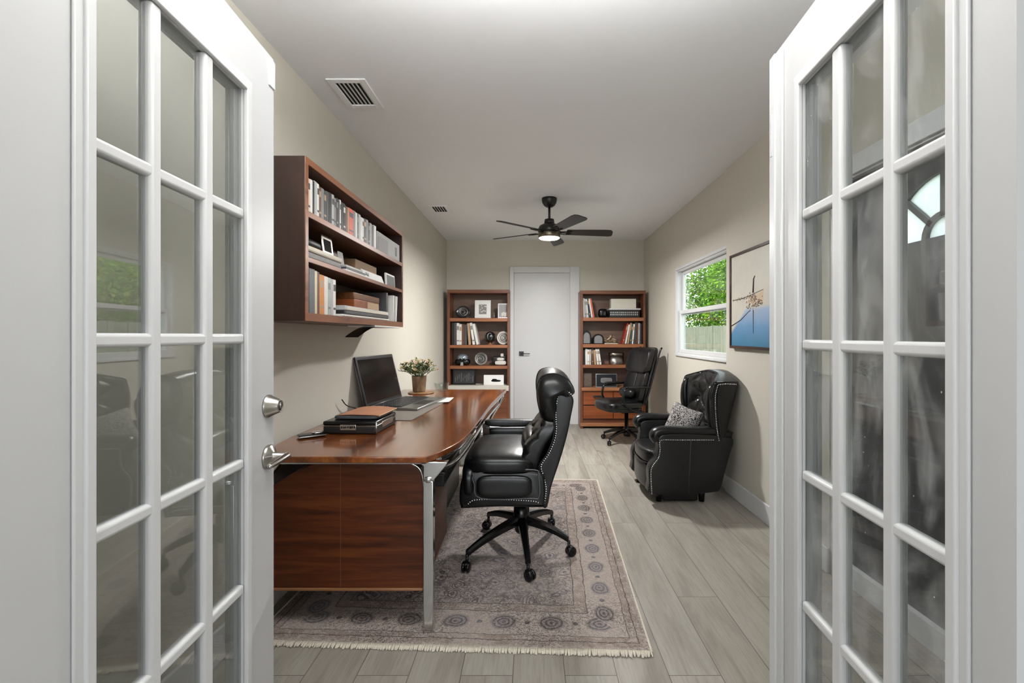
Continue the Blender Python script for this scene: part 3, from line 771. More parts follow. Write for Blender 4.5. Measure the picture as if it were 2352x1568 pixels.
    g = G(); g.tube([(-W/2, -L/2, .007), (-W/2, L/2, .007)], .0065, 8); build('side_binding', g, M_fr, o_, world=False)
    random.seed(5)
    for sy in (-1, 1):
        g = G(); n = 260
        for i in range(n):
            xx = -W/2+W*(i+.5)/n; ln = .024+random.uniform(-.004, .005); ox = random.uniform(-.004, .004)
            g.tube([(xx, sy*(L/2-.002), .009), (xx+ox*.5, sy*(L/2+ln*.6), .007), (xx+ox, sy*(L/2+ln), .0035)], [.0038, .0042, .003], 5)
        build('fringe', g, M_fr, o_, world=False)
rug()
RZ = .0125
# ================================================================ CHAIRS
def nails(path, step=.0125, r=.0042):
    g = G()
    for p in along(path, step): g.ball(p, r, 0, 3)
    return g
def caster(g, x, y, z0, a, s=1.0):
    """twin wheel caster whose stem stands at x,y"""
    c, sn = math.cos(a), math.sin(a)
    R = .024*s
    for o_ in (-.011*s, .011*s):
        Mx = Matrix.Translation((x+c*.012, y+sn*.012, z0+R)) @ Matrix.Rotation(a, 4, 'Z') @ Matrix.Rotation(math.pi/2, 4, 'X')
        g.lathe([(0, -.007*s), (R*.8, -.007*s), (R, -.004*s), (R, .004*s), (R*.8, .007*s), (0, .007*s)], (-sn*o_, c*o_, 0), 20, M=Mx)
    g.tube([(x, y, z0+R), (x, y, z0+.075*s)], .007*s, 8)
    g.sup((x+c*.008, y+sn*.008, z0+R*1.45), (.020*s, .019*s, .013*s), 3, 6)

# ---------------------------------------------------------------- near office chair (faces the desk, -X)
def office_chair():
    CX, CY = -.06, 2.60
    r = thing('office_chair', 'black leather executive swivel chair with silver nailheads on the rug', 'office chair', (CX, CY, RZ))
    k = 2.33/F
    def S(px, py, Y=2.33): return (wx(px, Y), wz(py, Y))
    # --- five star base
    hub_z = .17
    ends = [(-.339, 2.372), (-.020, 2.285), (.205, 2.53), (.125, 2.915), (-.275, 2.885)]
    g = G(); g.lathe([(0, .105), (.030, .105), (.040, .12), (.046, .20), (.044, .255), (.032, .262), (0, .262)], (CX, CY, RZ), 28)
    hub = build('base_hub', g, M_blk, r)
    for ex, ey in ends:
        g = G(); d = Vector((ex-CX, ey-CY, 0)); L = d.length; d.normalize(); nrm = Vector((-d.y, d.x, 0))
        pts = []
        for i in range(9):
            t_ = i/8; p = Vector((CX, CY, RZ))+d*(.02+(L-.02)*t_); z = .185-.055*t_-.035*t_**3
            w = .026-.012*t_; hh = .026-.010*t_; pts.append((p, z, w, hh))
        rings = []
        for p, z, w, hh in pts:
            for a_, b_ in ((-1, -1), (1, -1), (1, .3), (.55, 1), (-.55, 1), (-1, .3)):
                rings.append(p+nrm*w*a_+Vector((0, 0, z+hh*b_*.9-.0)))
        n = 6; fs = []
        for i in range(8):
            for j in range(n): fs.append((i*n+j, i*n+(j+1) % n, (i+1)*n+(j+1) % n, (i+1)*n+j))
        fs += [tuple(range(n))[::-1], tuple(range(8*n, 9*n))]
        b_, fc = g._add(rings, fs); bmesh.ops.recalc_face_normals(g.bm, faces=fc)
        leg = build('base_leg', g, M_blk, r)
        g = G(); e = Vector((ex, ey, 0)); caster(g, ex, ey, RZ, math.atan2(ey-CY, ex-CX)+.7, 1.15); build('caster', g, M_blk, leg)
    g = G(); g.tube([(CX, CY, .25), (CX, CY, .39)], .024, 16); g.box(CX-.10, CX+.09, CY-.09, CY+.09, .345, .375, .01); build('gas_lift', g, M_blk, r)
    # --- seat body (side panel profile) between y=2.315 and 2.86
    Y0, Y1 = 2.315, 2.86
    prof = [S(*p, Y0) for p in ((1078, 1084), (1060, 1100), (1054, 1140), (1057, 1166), (1068, 1169), (1150, 1165), (1240, 1167), (1252, 1160), (1254, 1110), (1240, 1084), (1160, 1082))]
    pp = [tuple(p) for p in curve([(a, b, 0) for a, b in prof], 3, True)]
    g = G(); g.prism([(p[0], p[1]) for p in pp], Y0, Y1, 'y', bev=.016, sm=True); build('seat_box', g, M_leather, r)
    # --- seat pad : broad crowned cushion
    a = S(1056, 1060, Y0); b = S(1248, 1060, Y0)
    xc, hx = (a[0]+b[0])/2, (b[0]-a[0])/2+.002
    def crown(v):
        v = v.copy()
        if v.z > 0: v.z *= 1+.18*(1-(v.x/hx)**2)*(1-(v.y/.3)**2)
        # waterfall front
        t_ = max(0, (-v.x/hx)-.55)/.45
        v.z -= .035*t_*t_ if v.z > 0 else .02*t_
        t2 = max(0, (v.x/hx)-.4)/.6; v.z -= .012*t2
        return v
    g = G(); g.sup((xc, (Y0+Y1)/2-.006, .575), (hx, (Y1-Y0)/2+.014, .062), 3.6, 20, fn=crown); build('seat_cushion', g, M_leather, r)
    # front roll down
    g = G(); g.sup((a[0]+.044, (Y0+Y1)/2-.002, .485), (.048, (Y1-Y0)/2+.012, .105), 3.2, 14); build('front_roll', g, M_leather, r)
    # --- near-side inset pad, piping, nail row
    for yy, sg in ((Y0, -1), (Y1, 1)):
        p0 = S(1094, 1142, Y0); p1 = S(1222, 1090, Y0)
        g = G(); g.sup(((p0[0]+p1[0])/2, yy+sg*.004, (p0[1]+p1[1])/2), ((p1[0]-p0[0])/2, .022, (p1[1]-p0[1])/2), 4, 12); sp_ = build('side_pad', g, M_leather, r)
        loop = [S(*q, Y0) for q in ((1090, 1110), (1086, 1096), (1100, 1086), (1150, 1080), (1228, 1078), (1237, 1092), (1238, 1140), (1215, 1143), (1104, 1143))]
        lp = curve([(q[0], yy+sg*.006, q[1]) for q in loop], 4, True)
        g = G(); g.tube(lp, .0034, 6, closed=True); build('piping', g, M_piping, sp_)
        nl = curve([(q[0], yy+sg*.004, q[1]) for q in [S(*t_, Y0) for t_ in ((1076, 1156), (1088, 1148), (1120, 1146), (1180, 1147), (1225, 1150), (1238, 1154))]], 5)
        build('nailhead_trim', nails(nl), M_nail, sp_)
    # --- back shell
    YB0, YB1 = 2.325, 2.85
    nailp = ((1313, 908), (1303, 899), (1290, 898), (1281, 908), (1276, 930), (1275, 960), (1276, 985), (1271, 1012), (1258, 1042), (1241, 1068), (1246, 1090), (1252, 1115), (1251, 1140), (1245, 1162))
    rear = ((1257, 1165), (1266, 1120), (1279, 1080), (1292, 1040), (1304, 995), (1312, 955), (1318, 922))
    sh = [S(*p, YB0) for p in rear+nailp]
    g = G(); sp3 = curve([(p[0], p[1], 0) for p in sh], 3, True)
    g.prism([(p[0], p[1]) for p in sp3], YB0, YB1, 'y', bev=.008, sm=True); bk = build('back_shell', g, M_leather2, r)
    for yy, sg in ((YB0, -1), (YB1, 1)):
        line = curve([(q[0], yy+sg*.001, q[1]) for q in [S(p[0]+2, p[1]+1, YB0) for p in nailp]], 5)
        build('nailhead_trim', nails(line, .0118, .0042), M_nail, bk)
        g = G(); g.tube([Vector((p.x-.010, p.y, p.z)) for p in line], .0045, 6); build('piping', g, M_leather, bk)
    # --- tufted inner back cushion
    front = [(.50, -.02), (.56, -.055), (.62, -.05), (.68, -.02), (.74, .025), (.80, .055), (.84, .065)]
    def fx(z):
        for (z0, x0), (z1, x1) in zip(front, front[1:]):
            if z <= z1: return x0+(x1-x0)*(z-z0)/(z1-z0)
        return front[-1][1]
    g = G(); yc = (YB0+YB1)/2; hw = (YB1-YB0)/2+.0
    def tf(v):
        z = .67+v.z; v = v.copy(); s_ = v.y/hw
        x = fx(z)+.055
        tuft = 0
        if v.x < 0:
            ua, ub = z/.15+s_*1.25, z/.15-s_*1.25
            tuft = .032*(abs(math.sin(math.pi*ua))*abs(math.sin(math.pi*ub)))**.5
            v.x += .022-tuft-.02*abs(s_)**3
        v.x += x; return v
    g.sup((0, yc, .67), (.06, hw+.002, .18), 4, 40, fn=tf); build('back_cushion', g, M_leather, r)
    # lumbar bolster
    g = G(); g.sup((-.005, yc+.03, .635), (.055, .20, .075), 2.6, 12); build('lumbar_pad', g, M_leather, r)
    # --- head roll with wings: loft around profile
    hp = [S(*p, 2.40) for p in ((1242, 962), (1234, 940), (1229, 912), (1230, 886), (1238, 868), (1255, 861), (1280, 861), (1302, 872), (1315, 890), (1317, 905), (1300, 900), (1287, 902), (1280, 918), (1279, 950), (1270, 972), (1256, 972))]
    hp = [Vector((p[0], p[1], 0)) for p in curve([(q[0], q[1], 0) for q in hp], 3, True)]
    cxm = sum(p.x for p in hp)/len(hp); czm = sum(p.y for p in hp)/len(hp)
    g = G(); nw = 20; n = len(hp); vs = []; fs = []
    for i in range(nw+1):
        t_ = -1+2*i/nw; e = abs(t_); sc_ = 1-.0*e; 
        shr = (1-max(0, (e-.8)/.2)**2*.35)
        dip = .018*(1-e**4)     # centre slightly behind, wings forward
        for p in hp:
            vs.append((cxm+(p.x-cxm)*shr+dip*(1 if p.x < cxm else .0), yc+t_*.272, czm+(p.y-czm)*shr+.022*(1-e*e)))
    for i in range(nw):
        for j in range(n): fs.append((i*n+j, i*n+(j+1) % n, (i+1)*n+(j+1) % n, (i+1)*n+j))
    fs += [tuple(range(n))[::-1], tuple(range(nw*n, nw*n+n))]
    b_, fc = g._add(vs, fs, 0, True); bmesh.ops.recalc_face_normals(g.bm, faces=fc)
    hr = build('headrest', g, M_leather, r)
    for t_ in (-.80, .80):
        ring = []
        for p in hp[:int(n*.62)]:
            dip = .018*(1-abs(t_)**4); ring.append((cxm+(p.x-cxm)*1.004+dip*(1 if p.x < cxm else 0)-.001, yc+t_*.272, czm+(p.y-czm)*1.012+.022*(1-t_*t_)))
        g = G(); g.tube(ring, .003, 6); build('seam_piping', g, M_leather2, hr)
    # --- far armrest: padded top, chrome strip, lower pad, teak rail and post
    Ya = 2.885; q = lambda px, py: (wx(px, Ya-.03), wz(py, Ya-.03))
    x0, z1 = q(1112, 964); x1, _ = q(1236, 964)
    g = G(); g.sup(((x0+x1)/2, Ya, z1-.022), ((x1-x0)/2, .036, .022), 4.5, 12); ar = build('armrest', g, M_leather2, r)
    g = G(); g.box(x0+.005, x1, Ya-.034, Ya-.028, z1-.052, z1-.046, .002); build('chrome_strip', g, M_chrome, ar)
    g = G(); g.sup(((x0+x1)/2+.01, Ya, z1-.088), ((x1-x0)/2-.01, .030, .036), 5, 12); build('side_cushion', g, M_leather, ar)
    g = G(); g.box(x0+.012, x1-.02, Ya-.028, Ya+.028, z1-.20, z1-.126, .004); build('teak_rail', g, M_orange, ar, label='orange teak lower rail')
    g = G(); g.prism([(x0-.012, z1-.03), (x0+.028, z1-.03), (x0+.05, z1-.21), (x0-.004, z1-.21)], Ya-.026, Ya+.026, 'y', bev=.004); build('front_post', g, M_wal_z, ar)
office_chair()

# ---------------------------------------------------------------- wingback armchair (faces -X)
def armchair():
    Y0, Y1 = 3.30, 3.95; kk = Y0/F
    def S(px, py, Y=Y0): return (wx(px, Y), wz(py, Y))
    r = thing('armchair', 'black leather wingback club armchair with nailhead trim by the painting', 'armchair', (1.15, 3.62, 0))
    yc = (Y0+Y1)/2
    # body sides
    side = ((1495, 1135), (1492, 1110), (1491, 1083), (1497, 1066), (1509, 1050), (1513, 1030), (1511, 1012), (1516, 1002), (1532, 997), (1580, 996), (1640, 999), (1664, 1004), (1686, 1010), (1676, 1050), (1665, 1090), (1655, 1124), (1640, 1131), (1570, 1136))
    pr = [(p.x, p.y) for p in curve([(*S(*p), 0) for p in side], 3, True)]
    for ya, yb_, nm in ((Y0, Y0+.10, 'near'), (Y1-.10, Y1, 'far')):
        g = G(); g.prism(pr, ya, yb_, 'y', bev=.012, sm=True); sd = build('side_panel', g, M_leather2, r)
        # rolled arm on top
        a = S(1508, 1000); b = S(1668, 1000); ym = (ya+yb_)/2
        path = curve([(a[0]+.015, ym, a[1]-.045), (a[0]-.005, ym, a[1]-.01), (a[0]+.02, ym, a[1]+.018), (a[0]+.10, ym, a[1]+.026), (b[0]-.18, ym, a[1]+.022), (b[0]-.07, ym, a[1]+.026)], 5)
        g = G(); g.tube(path, [.035]+[.05]*(len(path)-1), 14, flat=.72); build('arm_roll', g, M_leather, sd)
        yy = ya if nm == 'near' else yb_; sg = -1 if nm == 'near' else 1
        nl = [(1497, 1133), (1495, 1085), (1500, 1068), (1512, 1052), (1516, 1032), (1515, 1016), (1522, 1010), (1560, 1010), (1640, 1010)]
        line = curve([(S(*p)[0], yy+sg*.002, S(*p)[1]) for p in nl], 4)
        build('nailhead_trim', nails(line, .0125, .0046), M_nail, sd)
        if nm == 'near':
            g = G(); sx = S(1587, 1010); sb = S(1581, 1134); g.tube([(sx[0], yy-.001, sx[1]), (sb[0], yy-.001, sb[1])], .0022, 6); build('seam', g, plain('grey_seam', (70, 70, 72), .5), sd)
    # front apron and base
    xf = S(1497, 1100)[0]
    def bow(v):
        v = v.copy(); v.x -= .035*(1-(v.y/.24)**2); return v
    g = G(); g.sup((xf+.05, yc, .175), (.05, .235, .09), 6, 12, fn=bow); build('front_apron', g, M_leather, r)
    g = G(); g.box(xf+.06, 1.34, Y0+.09, Y1-.09, .09, .30, .01); build('seat_deck', g, M_leather2, r)
    # seat cushion, T shaped crown
    def cr(v):
        v = v.copy()
        if v.z > 0: v.z *= 1+.22*(1-(v.x/.25)**2)*(1-(v.y/.24)**2)
        v.x -= .03*(1-(v.y/.24)**2)*(1 if v.x < 0 else 0); return v
    g = G(); g.sup((xf+.235, yc, .325), (.235, .232, .055), 6, 14, fn=cr); sc_ = build('seat_cushion', g, M_leather, r)
    for z in (.278, .372):
        pth = curve([(xf+.02, yc-.225, z), (xf-.025, yc-.12, z), (xf-.032, yc, z), (xf-.025, yc+.12, z), (xf+.02, yc+.225, z)], 5)
        g = G(); g.tube(pth, .004, 6); build('piping', g, M_leather, sc_)
    # back: lofted wing shell
    def back(u, v, outer):
        s_ = -1+2*u; z = .46+v*(.90+.068*(1-s_*s_)-.46)
        zz = (z-.46)/.5; e = abs(s_)
        x = 1.385+.138*zz
        wing = .085*max(0, (e-.42)/.58)**1.6*min(1, zz*1.35+.05)
        th = .045+.085*zz
        half = (Y1-Y0)/2-.004
        if outer: return Vector((x+.012-wing*.12, yc+s_*half, z))
        tuft = (.034*(abs(math.sin(math.pi*(zz*2.6+s_*1.35)))*abs(math.sin(math.pi*(zz*2.6-s_*1.35))))**.5-.012)*max(0, min(1, (.8-e)/.2))*min(1, max(0, (.95-zz)/.15))
        roll = .042*math.sin(math.pi*min(1, v))**.6*math.sin(math.pi*min(1, max(0, (e-.45)/.55))*.78)
        return Vector((x-th-wing-tuft-roll+.02, yc+s_*half*(.985), z))
    g = G(); NU, NV = 72, 44
    vs = []; 
    for outer in (0, 1):
        for i in range(NU+1):
            for j in range(NV+1): vs.append(back(i/NU, j/NV, outer))
    m_ = NV+1; off = (NU+1)*m_; fs = []
    for i in range(NU):
        for j in range(NV):
            a = i*m_+j; fs.append((a, a+m_, a+m_+1, a+1)); fs.append((off+a, off+a+1, off+a+m_+1, off+a+m_))
    for i in range(NU):
        a = i*m_; fs.append((a, off+a, off+a+m_, a+m_)); a = i*m_+NV; fs.append((a, a+m_, off+a+m_, off+a))
    for j in range(NV):
        fs.append((j, j+1, off+j+1, off+j)); a = NU*m_+j; fs.append((a, off+a, off+a+1, a+1))
    b_, fc = g._add(vs, fs, 0, True); bmesh.ops.recalc_face_normals(g.bm, faces=fc)
    ed = [e for e in g.bm.edges if len(e.link_faces) == 2 and e.calc_face_angle(0) > .9]
    rr = bmesh.ops.bevel(g.bm, geom=ed, offset=.016, segments=3, profile=.5, affect='EDGES')
    for f in rr['faces']: f.smooth = True
    bk = build('backrest', g, M_leather, r)
    for s_, uu in ((-1, 0.0), (1, 1.0)):
        ln = []
        for j in range(1, 24):
            v = j/24; p = back(uu, v, False).lerp(back(uu, v, True), .2); p.y = (Y0+.001 if s_ < 0 else Y1-.001); ln.append(p)
        top = back(uu, 1, True); ln.append(Vector((top.x-.10, ln[-1].y, top.z-.012))); ln.append(Vector((top.x-.02, ln[-1].y, top.z-.016)))
        build('nailhead_trim', nails(ln, .0125, .0048), M_nail, bk)
        ln2 = [Vector((p.x+.018, p.y, p.z)) for p in ln[:-2]]
        g = G(); g.tube(ln2, .004, 6); build('piping', g, M_leather2, bk)
    for uu in (0.03, .97):
        g = G()
        pth = [back(uu, v/14, False)+Vector((.012, (.018 if uu < .5 else -.018), 0)) for v in range(1, 14)]
        g.tube(pth, [.02+.018*math.sin(math.pi*i/12) for i in range(13)], 12)
        build('wing_roll', g, M_leather, bk)
    for i, zz in enumerate((.25, .5, .75)):
        for yy in ((-.13, .0, .13) if i % 2 else (-.07, .07)):
            s_ = yy/((Y1-Y0)/2); p = back((s_+1)/2, zz, False); g = G(); g.ball(p+Vector((.006, 0, 0)), .009, 0, 4); build('tuft_button', g, M_leather2, bk)
    # rear shell lower part joining to the base
    g = G(); lo = [(1.22, .10), (S(1652, 1126)[0], .10), (S(1665, 1090)[0], S(1665, 1090)[1]), (S(1686, 1010)[0], S(1686, 1010)[1]), (S(1690, 995)[0], S(1690, 995)[1]), (1.34, .56), (1.26, .40)]
    g.prism(lo, Y0+.03, Y1-.03, 'y', bev=.015); build('rear_shell', g, M_leather2, r)
    # short black legs
    for lx, ly in ((xf+.08, Y0+.11), (xf+.04, Y1-.09), (1.27, Y0+.11), (1.27, Y1-.09)):
        g = G(); g.lathe([(0, 0), (.020, 0), (.028, .10), (0, .10)], (lx, ly, 0), 14); build('leg', g, M_blk, r)
    g = G(); g.box(xf+.11, 1.24, Y0+.10, Y1-.10, .004, .10, .01); build('plinth', g, M_blkp, r)
armchair()
def pillow():
    t = NT('black_and_silver_scroll_fabric'); o = t.obj()
    nn = t.node('ShaderNodeTexNoise', {'Scale': 16.0, 'Detail': 2.0}); t.put(nn.inputs['Vector'], o)
    sc = t.node('ShaderNodeVectorMath', operation='SCALE'); t.l.new(nn.outputs['Color'], sc.inputs[0]); sc.inputs['Scale'].default_value = .09
    ad = t.node('ShaderNodeVectorMath', operation='ADD'); t.put(ad.inputs[0], o); t.l.new(sc.outputs[0], ad.inputs[1])
    v = t.node('ShaderNodeTexVoronoi', {'Scale': 62.0}, feature='DISTANCE_TO_EDGE'); t.put(v.inputs['Vector'], ad.outputs[0])
    t.set(Base_Color=t.ramp(v.outputs['Distance'], [(.05, lin((168, 164, 162))), (.15, lin((34, 33, 34)))]), Roughness=.7)
    r = thing('throw_pillow', 'patterned grey and black throw pillow on the armchair', 'pillow', (1.20, 3.62, .385))
    Mx = Matrix.Translation((0, 0, .155)) @ Matrix.Rotation(math.radians(42), 4, 'Z') @ Matrix.Rotation(math.radians(18), 4, 'Y') @ Matrix.Rotation(math.radians(14), 4, 'X')
    h = .142
    def fn(v):
        v = v.copy(); a, b = v.y/h, v.z/h
        prof = max(0, (1-a**4)*(1-b**4))**.5
        v.x *= .12+.88*prof
        # pinched sides, long corners
        v.y *= 1-.10*(1-b*b)*abs(a); v.z *= 1-.10*(1-a*a)*abs(b)
        return v
    g = G(); g.sup((0, 0, 0), (.055, h, h), 12, 18, fn=fn, M=Mx); build('cushion', g, t.mat, r, world=False)
    g = G(); rim = []
    for i in range(48):
        a = 2*math.pi*i/48; c, s_ = math.cos(a), math.sin(a); q = h/((abs(c)**12+abs(s_)**12)**(1/12)); y, z = c*q, s_*q
        y2 = y*(1-.10*(1-(z/h)**2)*abs(y/h)); z2 = z*(1-.10*(1-(y/h)**2)*abs(z/h)); rim.append(Mx @ Vector((0, y2, z2)))
    g.tube(rim, .004, 6, closed=True); build('piping', g, M_blkp, r, world=False)
pillow()

# ---------------------------------------------------------------- far office chair
def far_chair():
    CX, CY = 1.10, 5.30
    r = thing('reclining_desk_chair', 'tall black leather desk chair in front of the right bookcase', 'office chair', (CX, CY, 0), math.radians(17))
    Y0 = 5.08; Y1 = 5.56; yc = (Y0+Y1)/2
    def S(px, py, Y=Y0): return (wx(px, Y), wz(py, Y))
    g = G(); g.lathe([(0, .07), (.03, .07), (.04, .09), (.04, .16), (.024, .17), (.022, .36), (.0, .36)], (CX, CY, 0), 20); build('column', g, M_blk, r)
    for a in (200, 272, 344, 56, 128):
        a = math.radians(a); ex, ey = CX+.285*math.cos(a), CY+.285*math.sin(a); g = G()
        pth = curve([(CX, CY, .13), (CX+.14*math.cos(a), CY+.14*math.sin(a), .125), (ex, ey, .075)], 4)
        g.tube(pth, [.03-.012*i/(len(pth)-1) for i in range(len(pth))], 8, flat=.8); l = build('base_leg', g, M_blk, r)
        g = G(); caster(g, ex, ey, 0, a+.6, 1.1); build('caster', g, M_blk, l)
    # seat
    xa = CX-.33; xb = CX+.13
    def fn(v):
        v = v.copy()
        if v.z > 0: v.z *= 1+.3*(1-(v.y/.25)**2)
        v.z -= .05*max(0, -v.x/.22)**2*0.6 - .02*max(0, -v.x/.22); return v
    g = G(); g.sup(((xa+xb)/2, yc, .445), ((xb-xa)/2, .235, .048), 4.5, 14, fn=fn); st = build('seat', g, M_leather, r)
    g = G(); g.sup(((xa+xb)/2+.01, yc, .400), ((xb-xa)/2-.01, .222, .026), 5, 10); build('seat_shell', g, M_blkp, r)
    g = G(); g.box(CX-.10, CX+.10, CY-.08, CY+.08, .345, .38, .01); build('seat_plate', g, M_blk, r)
    # back: lower padded panel, head pad, outer shell
    def slab(z0, z1, f, th, hw, nm, mat, pw=5, n=16):
        g = G(); zc = (z0+z1)/2; hz = (z1-z0)/2
        def fn(v):
            v = v.copy(); z = zc+v.z; v.x += f(z)-.04*abs(v.y/hw)**3*(1 if pw < 20 else 0); return v
        g.sup((0, yc, zc), (th, hw, hz), pw, n, fn=fn); return build(nm, g, mat, r)
    fb = lambda z: 1.20+(z-.45)*.28
    slab(.47, .86, lambda z: fb(z)-.0, .045, .215, 'back_pad', M_leather)
    slab(.44, 1.10, lambda z: fb(z)+.05, .028, .225, 'back_shell', M_blkp)
    h = slab(.80, 1.10, lambda z: fb(z)-.02, .06, .235, 'head_pad', M_leather)
    g = G()
    for zz in (.55, .70): pass
    g.tube([(fb(z)-.048, yc, z) for z in (.50, .58, .66, .74, .80)], .004, 6); build('back_seam', g, M_piping, r)
    # side frame of shell with silver edge
    for yy in (yc-.232, yc+.232):
        g = G(); g.tube(curve([(fb(.45)+.02, yy, .45), (fb(.7)+.03, yy, .70), (fb(.95)+.035, yy, .95), (fb(1.07)+.045, yy, 1.075), (fb(1.1)+.055, yy, 1.095)], 5), .011, 8); build('back_frame', g, M_blk, r)
    for yy in (yc-.262, yc+.262):
        x0, x1 = CX-.165, fb(.60)+.02
        pth = curve([(CX+.06, yy, .38), (CX-.05, yy, .40), (x0+.00, yy, .50), (x0, yy, .60), (x0+.03, yy, .64), (x0+.12, yy, .65), (x1, yy, .66)], 6)
        g = G(); g.tube(pth, .016, 10, flat=.8); a_ = build('armrest', g, M_blk, r)
        g = G(); g.sup((x0+.14, yy, .663), (.12, .026, .013), 4, 8); build('arm_pad', g, M_leather2, a_)
        g = G(); g.box(CX-.02, CX+.10, min(yy, yc), max(yy, yc), .372, .388, .004); build('arm_bracket', g, M_blk, a_)
    g = G(); g.sup((1.13, yc+.03, .57), (.05, .15, .06), 2.6, 10); build('lumbar_roll', g, M_leather2, r, label='grey lumbar roll')
far_chair()
# ================================================================ BOOKS
BC = {'cream': (214, 198, 172), 'white': (222, 220, 216), 'pale grey': (176, 176, 174), 'grey': (128, 127, 125), 'dark grey': (72, 72, 74), 'black': (24, 24, 26),
      'coral red': (206, 92, 70), 'orange': (206, 132, 66), 'brown': (96, 62, 44), 'navy': (46, 54, 72), 'tan': (176, 146, 112), 'red': (158, 54, 42), 'teal': (62, 84, 84), 'speckled black': (96, 98, 102)}
def bmat(c):
    return plain('cover_'+c.replace(' ', '_'), BC[c], .5, var=.8 if c.startswith('speck') else .1, nscale=160 if c.startswith('speck') else 25)
ORD = ['first', 'second', 'third', 'fourth', 'fifth', 'sixth', 'seventh', 'eighth', 'ninth', 'tenth', 'eleventh', 'twelfth', 'thirteenth', 'fourteenth', 'fifteenth', 'sixteenth', 'seventeenth', 'eighteenth', 'nineteenth', 'twentieth']
def row_labels(cols, where, anchor=None, aname=None):
    out = []; n = len(cols)
    for i, c in enumerate(cols):
        if anchor is not None and i == anchor: out.append('%s book, the only one of its colour, %s' % (c, where)); continue
        if anchor is not None and i < anchor: out.append('%s book, %s left of the %s one, %s' % (c, ORD[anchor-i-1], cols[anchor], where))
        elif anchor is not None: out.append('%s book, %s right of the %s one, %s' % (c, ORD[i-anchor-1], cols[anchor], where))
        elif i == 0: out.append('%s book at the left end of %s' % (c, where))
        elif i == n-1: out.append('%s book at the right end of %s' % (c, where))
        else: out.append('%s book, %s from the left in %s' % (c, ORD[i], where))
    return out
def book(w, h, d, c, label, group, band=None, cat='book'):
    """upright book, spine facing -y, origin at bottom centre of the spine; x = width"""
    g = G(); t = .0018
    g.box(-w/2, w/2, 0, .004, 0, h, .0012, 0, 1); g.box(-w/2, -w/2+t, .003, d, 0, h, 0, 0); g.box(w/2-t, w/2, .003, d, 0, h, 0, 0)
    o = build('book', g, bmat(c), origin=(0, 0, 0)); tag(o, label, cat, group)
    g = G(); g.box(-w/2+t, w/2-t, .004, d-.004, .003, h-.003, 0); build('pages', g, M_paper, o, world=False)
    if band:
        g = G(); g.box(-w/2*.8, w/2*.8, -.0006, 0, h*.68, h*.86, 0); g.box(-w/2*.8, w/2*.8, -.0006, 0, h*.16, h*.22, 0); build('spine_label', g, bmat(band), o, world=False)
    return o
def row(specs, start, direction, zb, rz, where, group, depth, anchor=None, tint=random):
    """specs: (colour, width, height, lean degrees, band); start = world point of the left end"""
    p = Vector(start); labs = row_labels([s[0] for s in specs], where, anchor)
    d = Vector(direction).normalized(); prev = 0
    pl = None
    for (c, w, h, lean, band), lab in zip(specs, labs):
        if pl is not None: p += d*max(0, h*(math.sin(math.radians(pl))-math.sin(math.radians(lean))))
        pl = lean
        o = book(w*.96, h, depth*random.uniform(.86, 1), c, lab, group, band)
        L = math.radians(lean)
        # leaning: rotate about the lower-left edge; lean>0 tips to the right
        step = w/max(.3, math.cos(L)) if abs(lean) > 0 else w
        p += d*(step/2)
        lift = abs(math.sin(L))*w*.5
        o.location = (p.x, p.y, zb+lift+.0005)
        o.rotation_euler = (Matrix.Rotation(rz, 3, 'Z') @ Matrix.Rotation(L, 3, 'Y')).to_euler()
        p += d*(step/2)
    return p

# ================================================================ WALL SHELF (left wall)
XS = -.935
def wall_shelf():
    y0, y1 = 1.872, 3.29; z0, z1 = 1.30, 1.98
    r = thing('wall_bookshelf', 'walnut wall-hung bookshelf with three rows above the desk', 'bookshelf', (XL, (y0+y1)/2, z0))
    t = .026; xb = XL+.001
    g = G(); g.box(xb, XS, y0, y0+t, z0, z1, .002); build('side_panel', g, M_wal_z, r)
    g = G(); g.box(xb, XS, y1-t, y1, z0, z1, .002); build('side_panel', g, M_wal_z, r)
    g = G(); g.box(xb, XS, y0+t, y1-t, z1-.028, z1, .002); build('top_panel', g, M_wal_y, r)
    g = G(); g.box(xb, XS, y0+t, y1-t, z0, z0+.034, .002); build('bottom_panel', g, M_wal_y, r)
    g = G(); g.box(xb, xb+.012, y0+t, y1-t, z0+.034, z1-.028); build('back_panel', g, wood('walnut_back_y', (86, 62, 50), (104, 78, 62), (120, 92, 74), 'y', .5), r)
    for a, b in ((1.735, 1.760), (1.547, 1.567)):
        g = G(); g.box(xb+.012, XS-.002, y0+t, y1-t, a, b, .002); build('shelf', g, M_wal_y, r)
    # front edge facing in a lighter walnut
    g = G()
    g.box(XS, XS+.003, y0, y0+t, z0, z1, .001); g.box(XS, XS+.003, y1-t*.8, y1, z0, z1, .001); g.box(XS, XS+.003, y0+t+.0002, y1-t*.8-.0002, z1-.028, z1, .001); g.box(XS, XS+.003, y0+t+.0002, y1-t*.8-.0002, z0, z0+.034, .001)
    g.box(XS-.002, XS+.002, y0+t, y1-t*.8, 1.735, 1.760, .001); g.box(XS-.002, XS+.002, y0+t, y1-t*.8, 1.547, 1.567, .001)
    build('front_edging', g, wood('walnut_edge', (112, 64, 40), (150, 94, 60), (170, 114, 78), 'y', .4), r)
wall_shelf()
R90 = math.pi/2   # spine facing +x : local -y -> +x
random.seed(21)
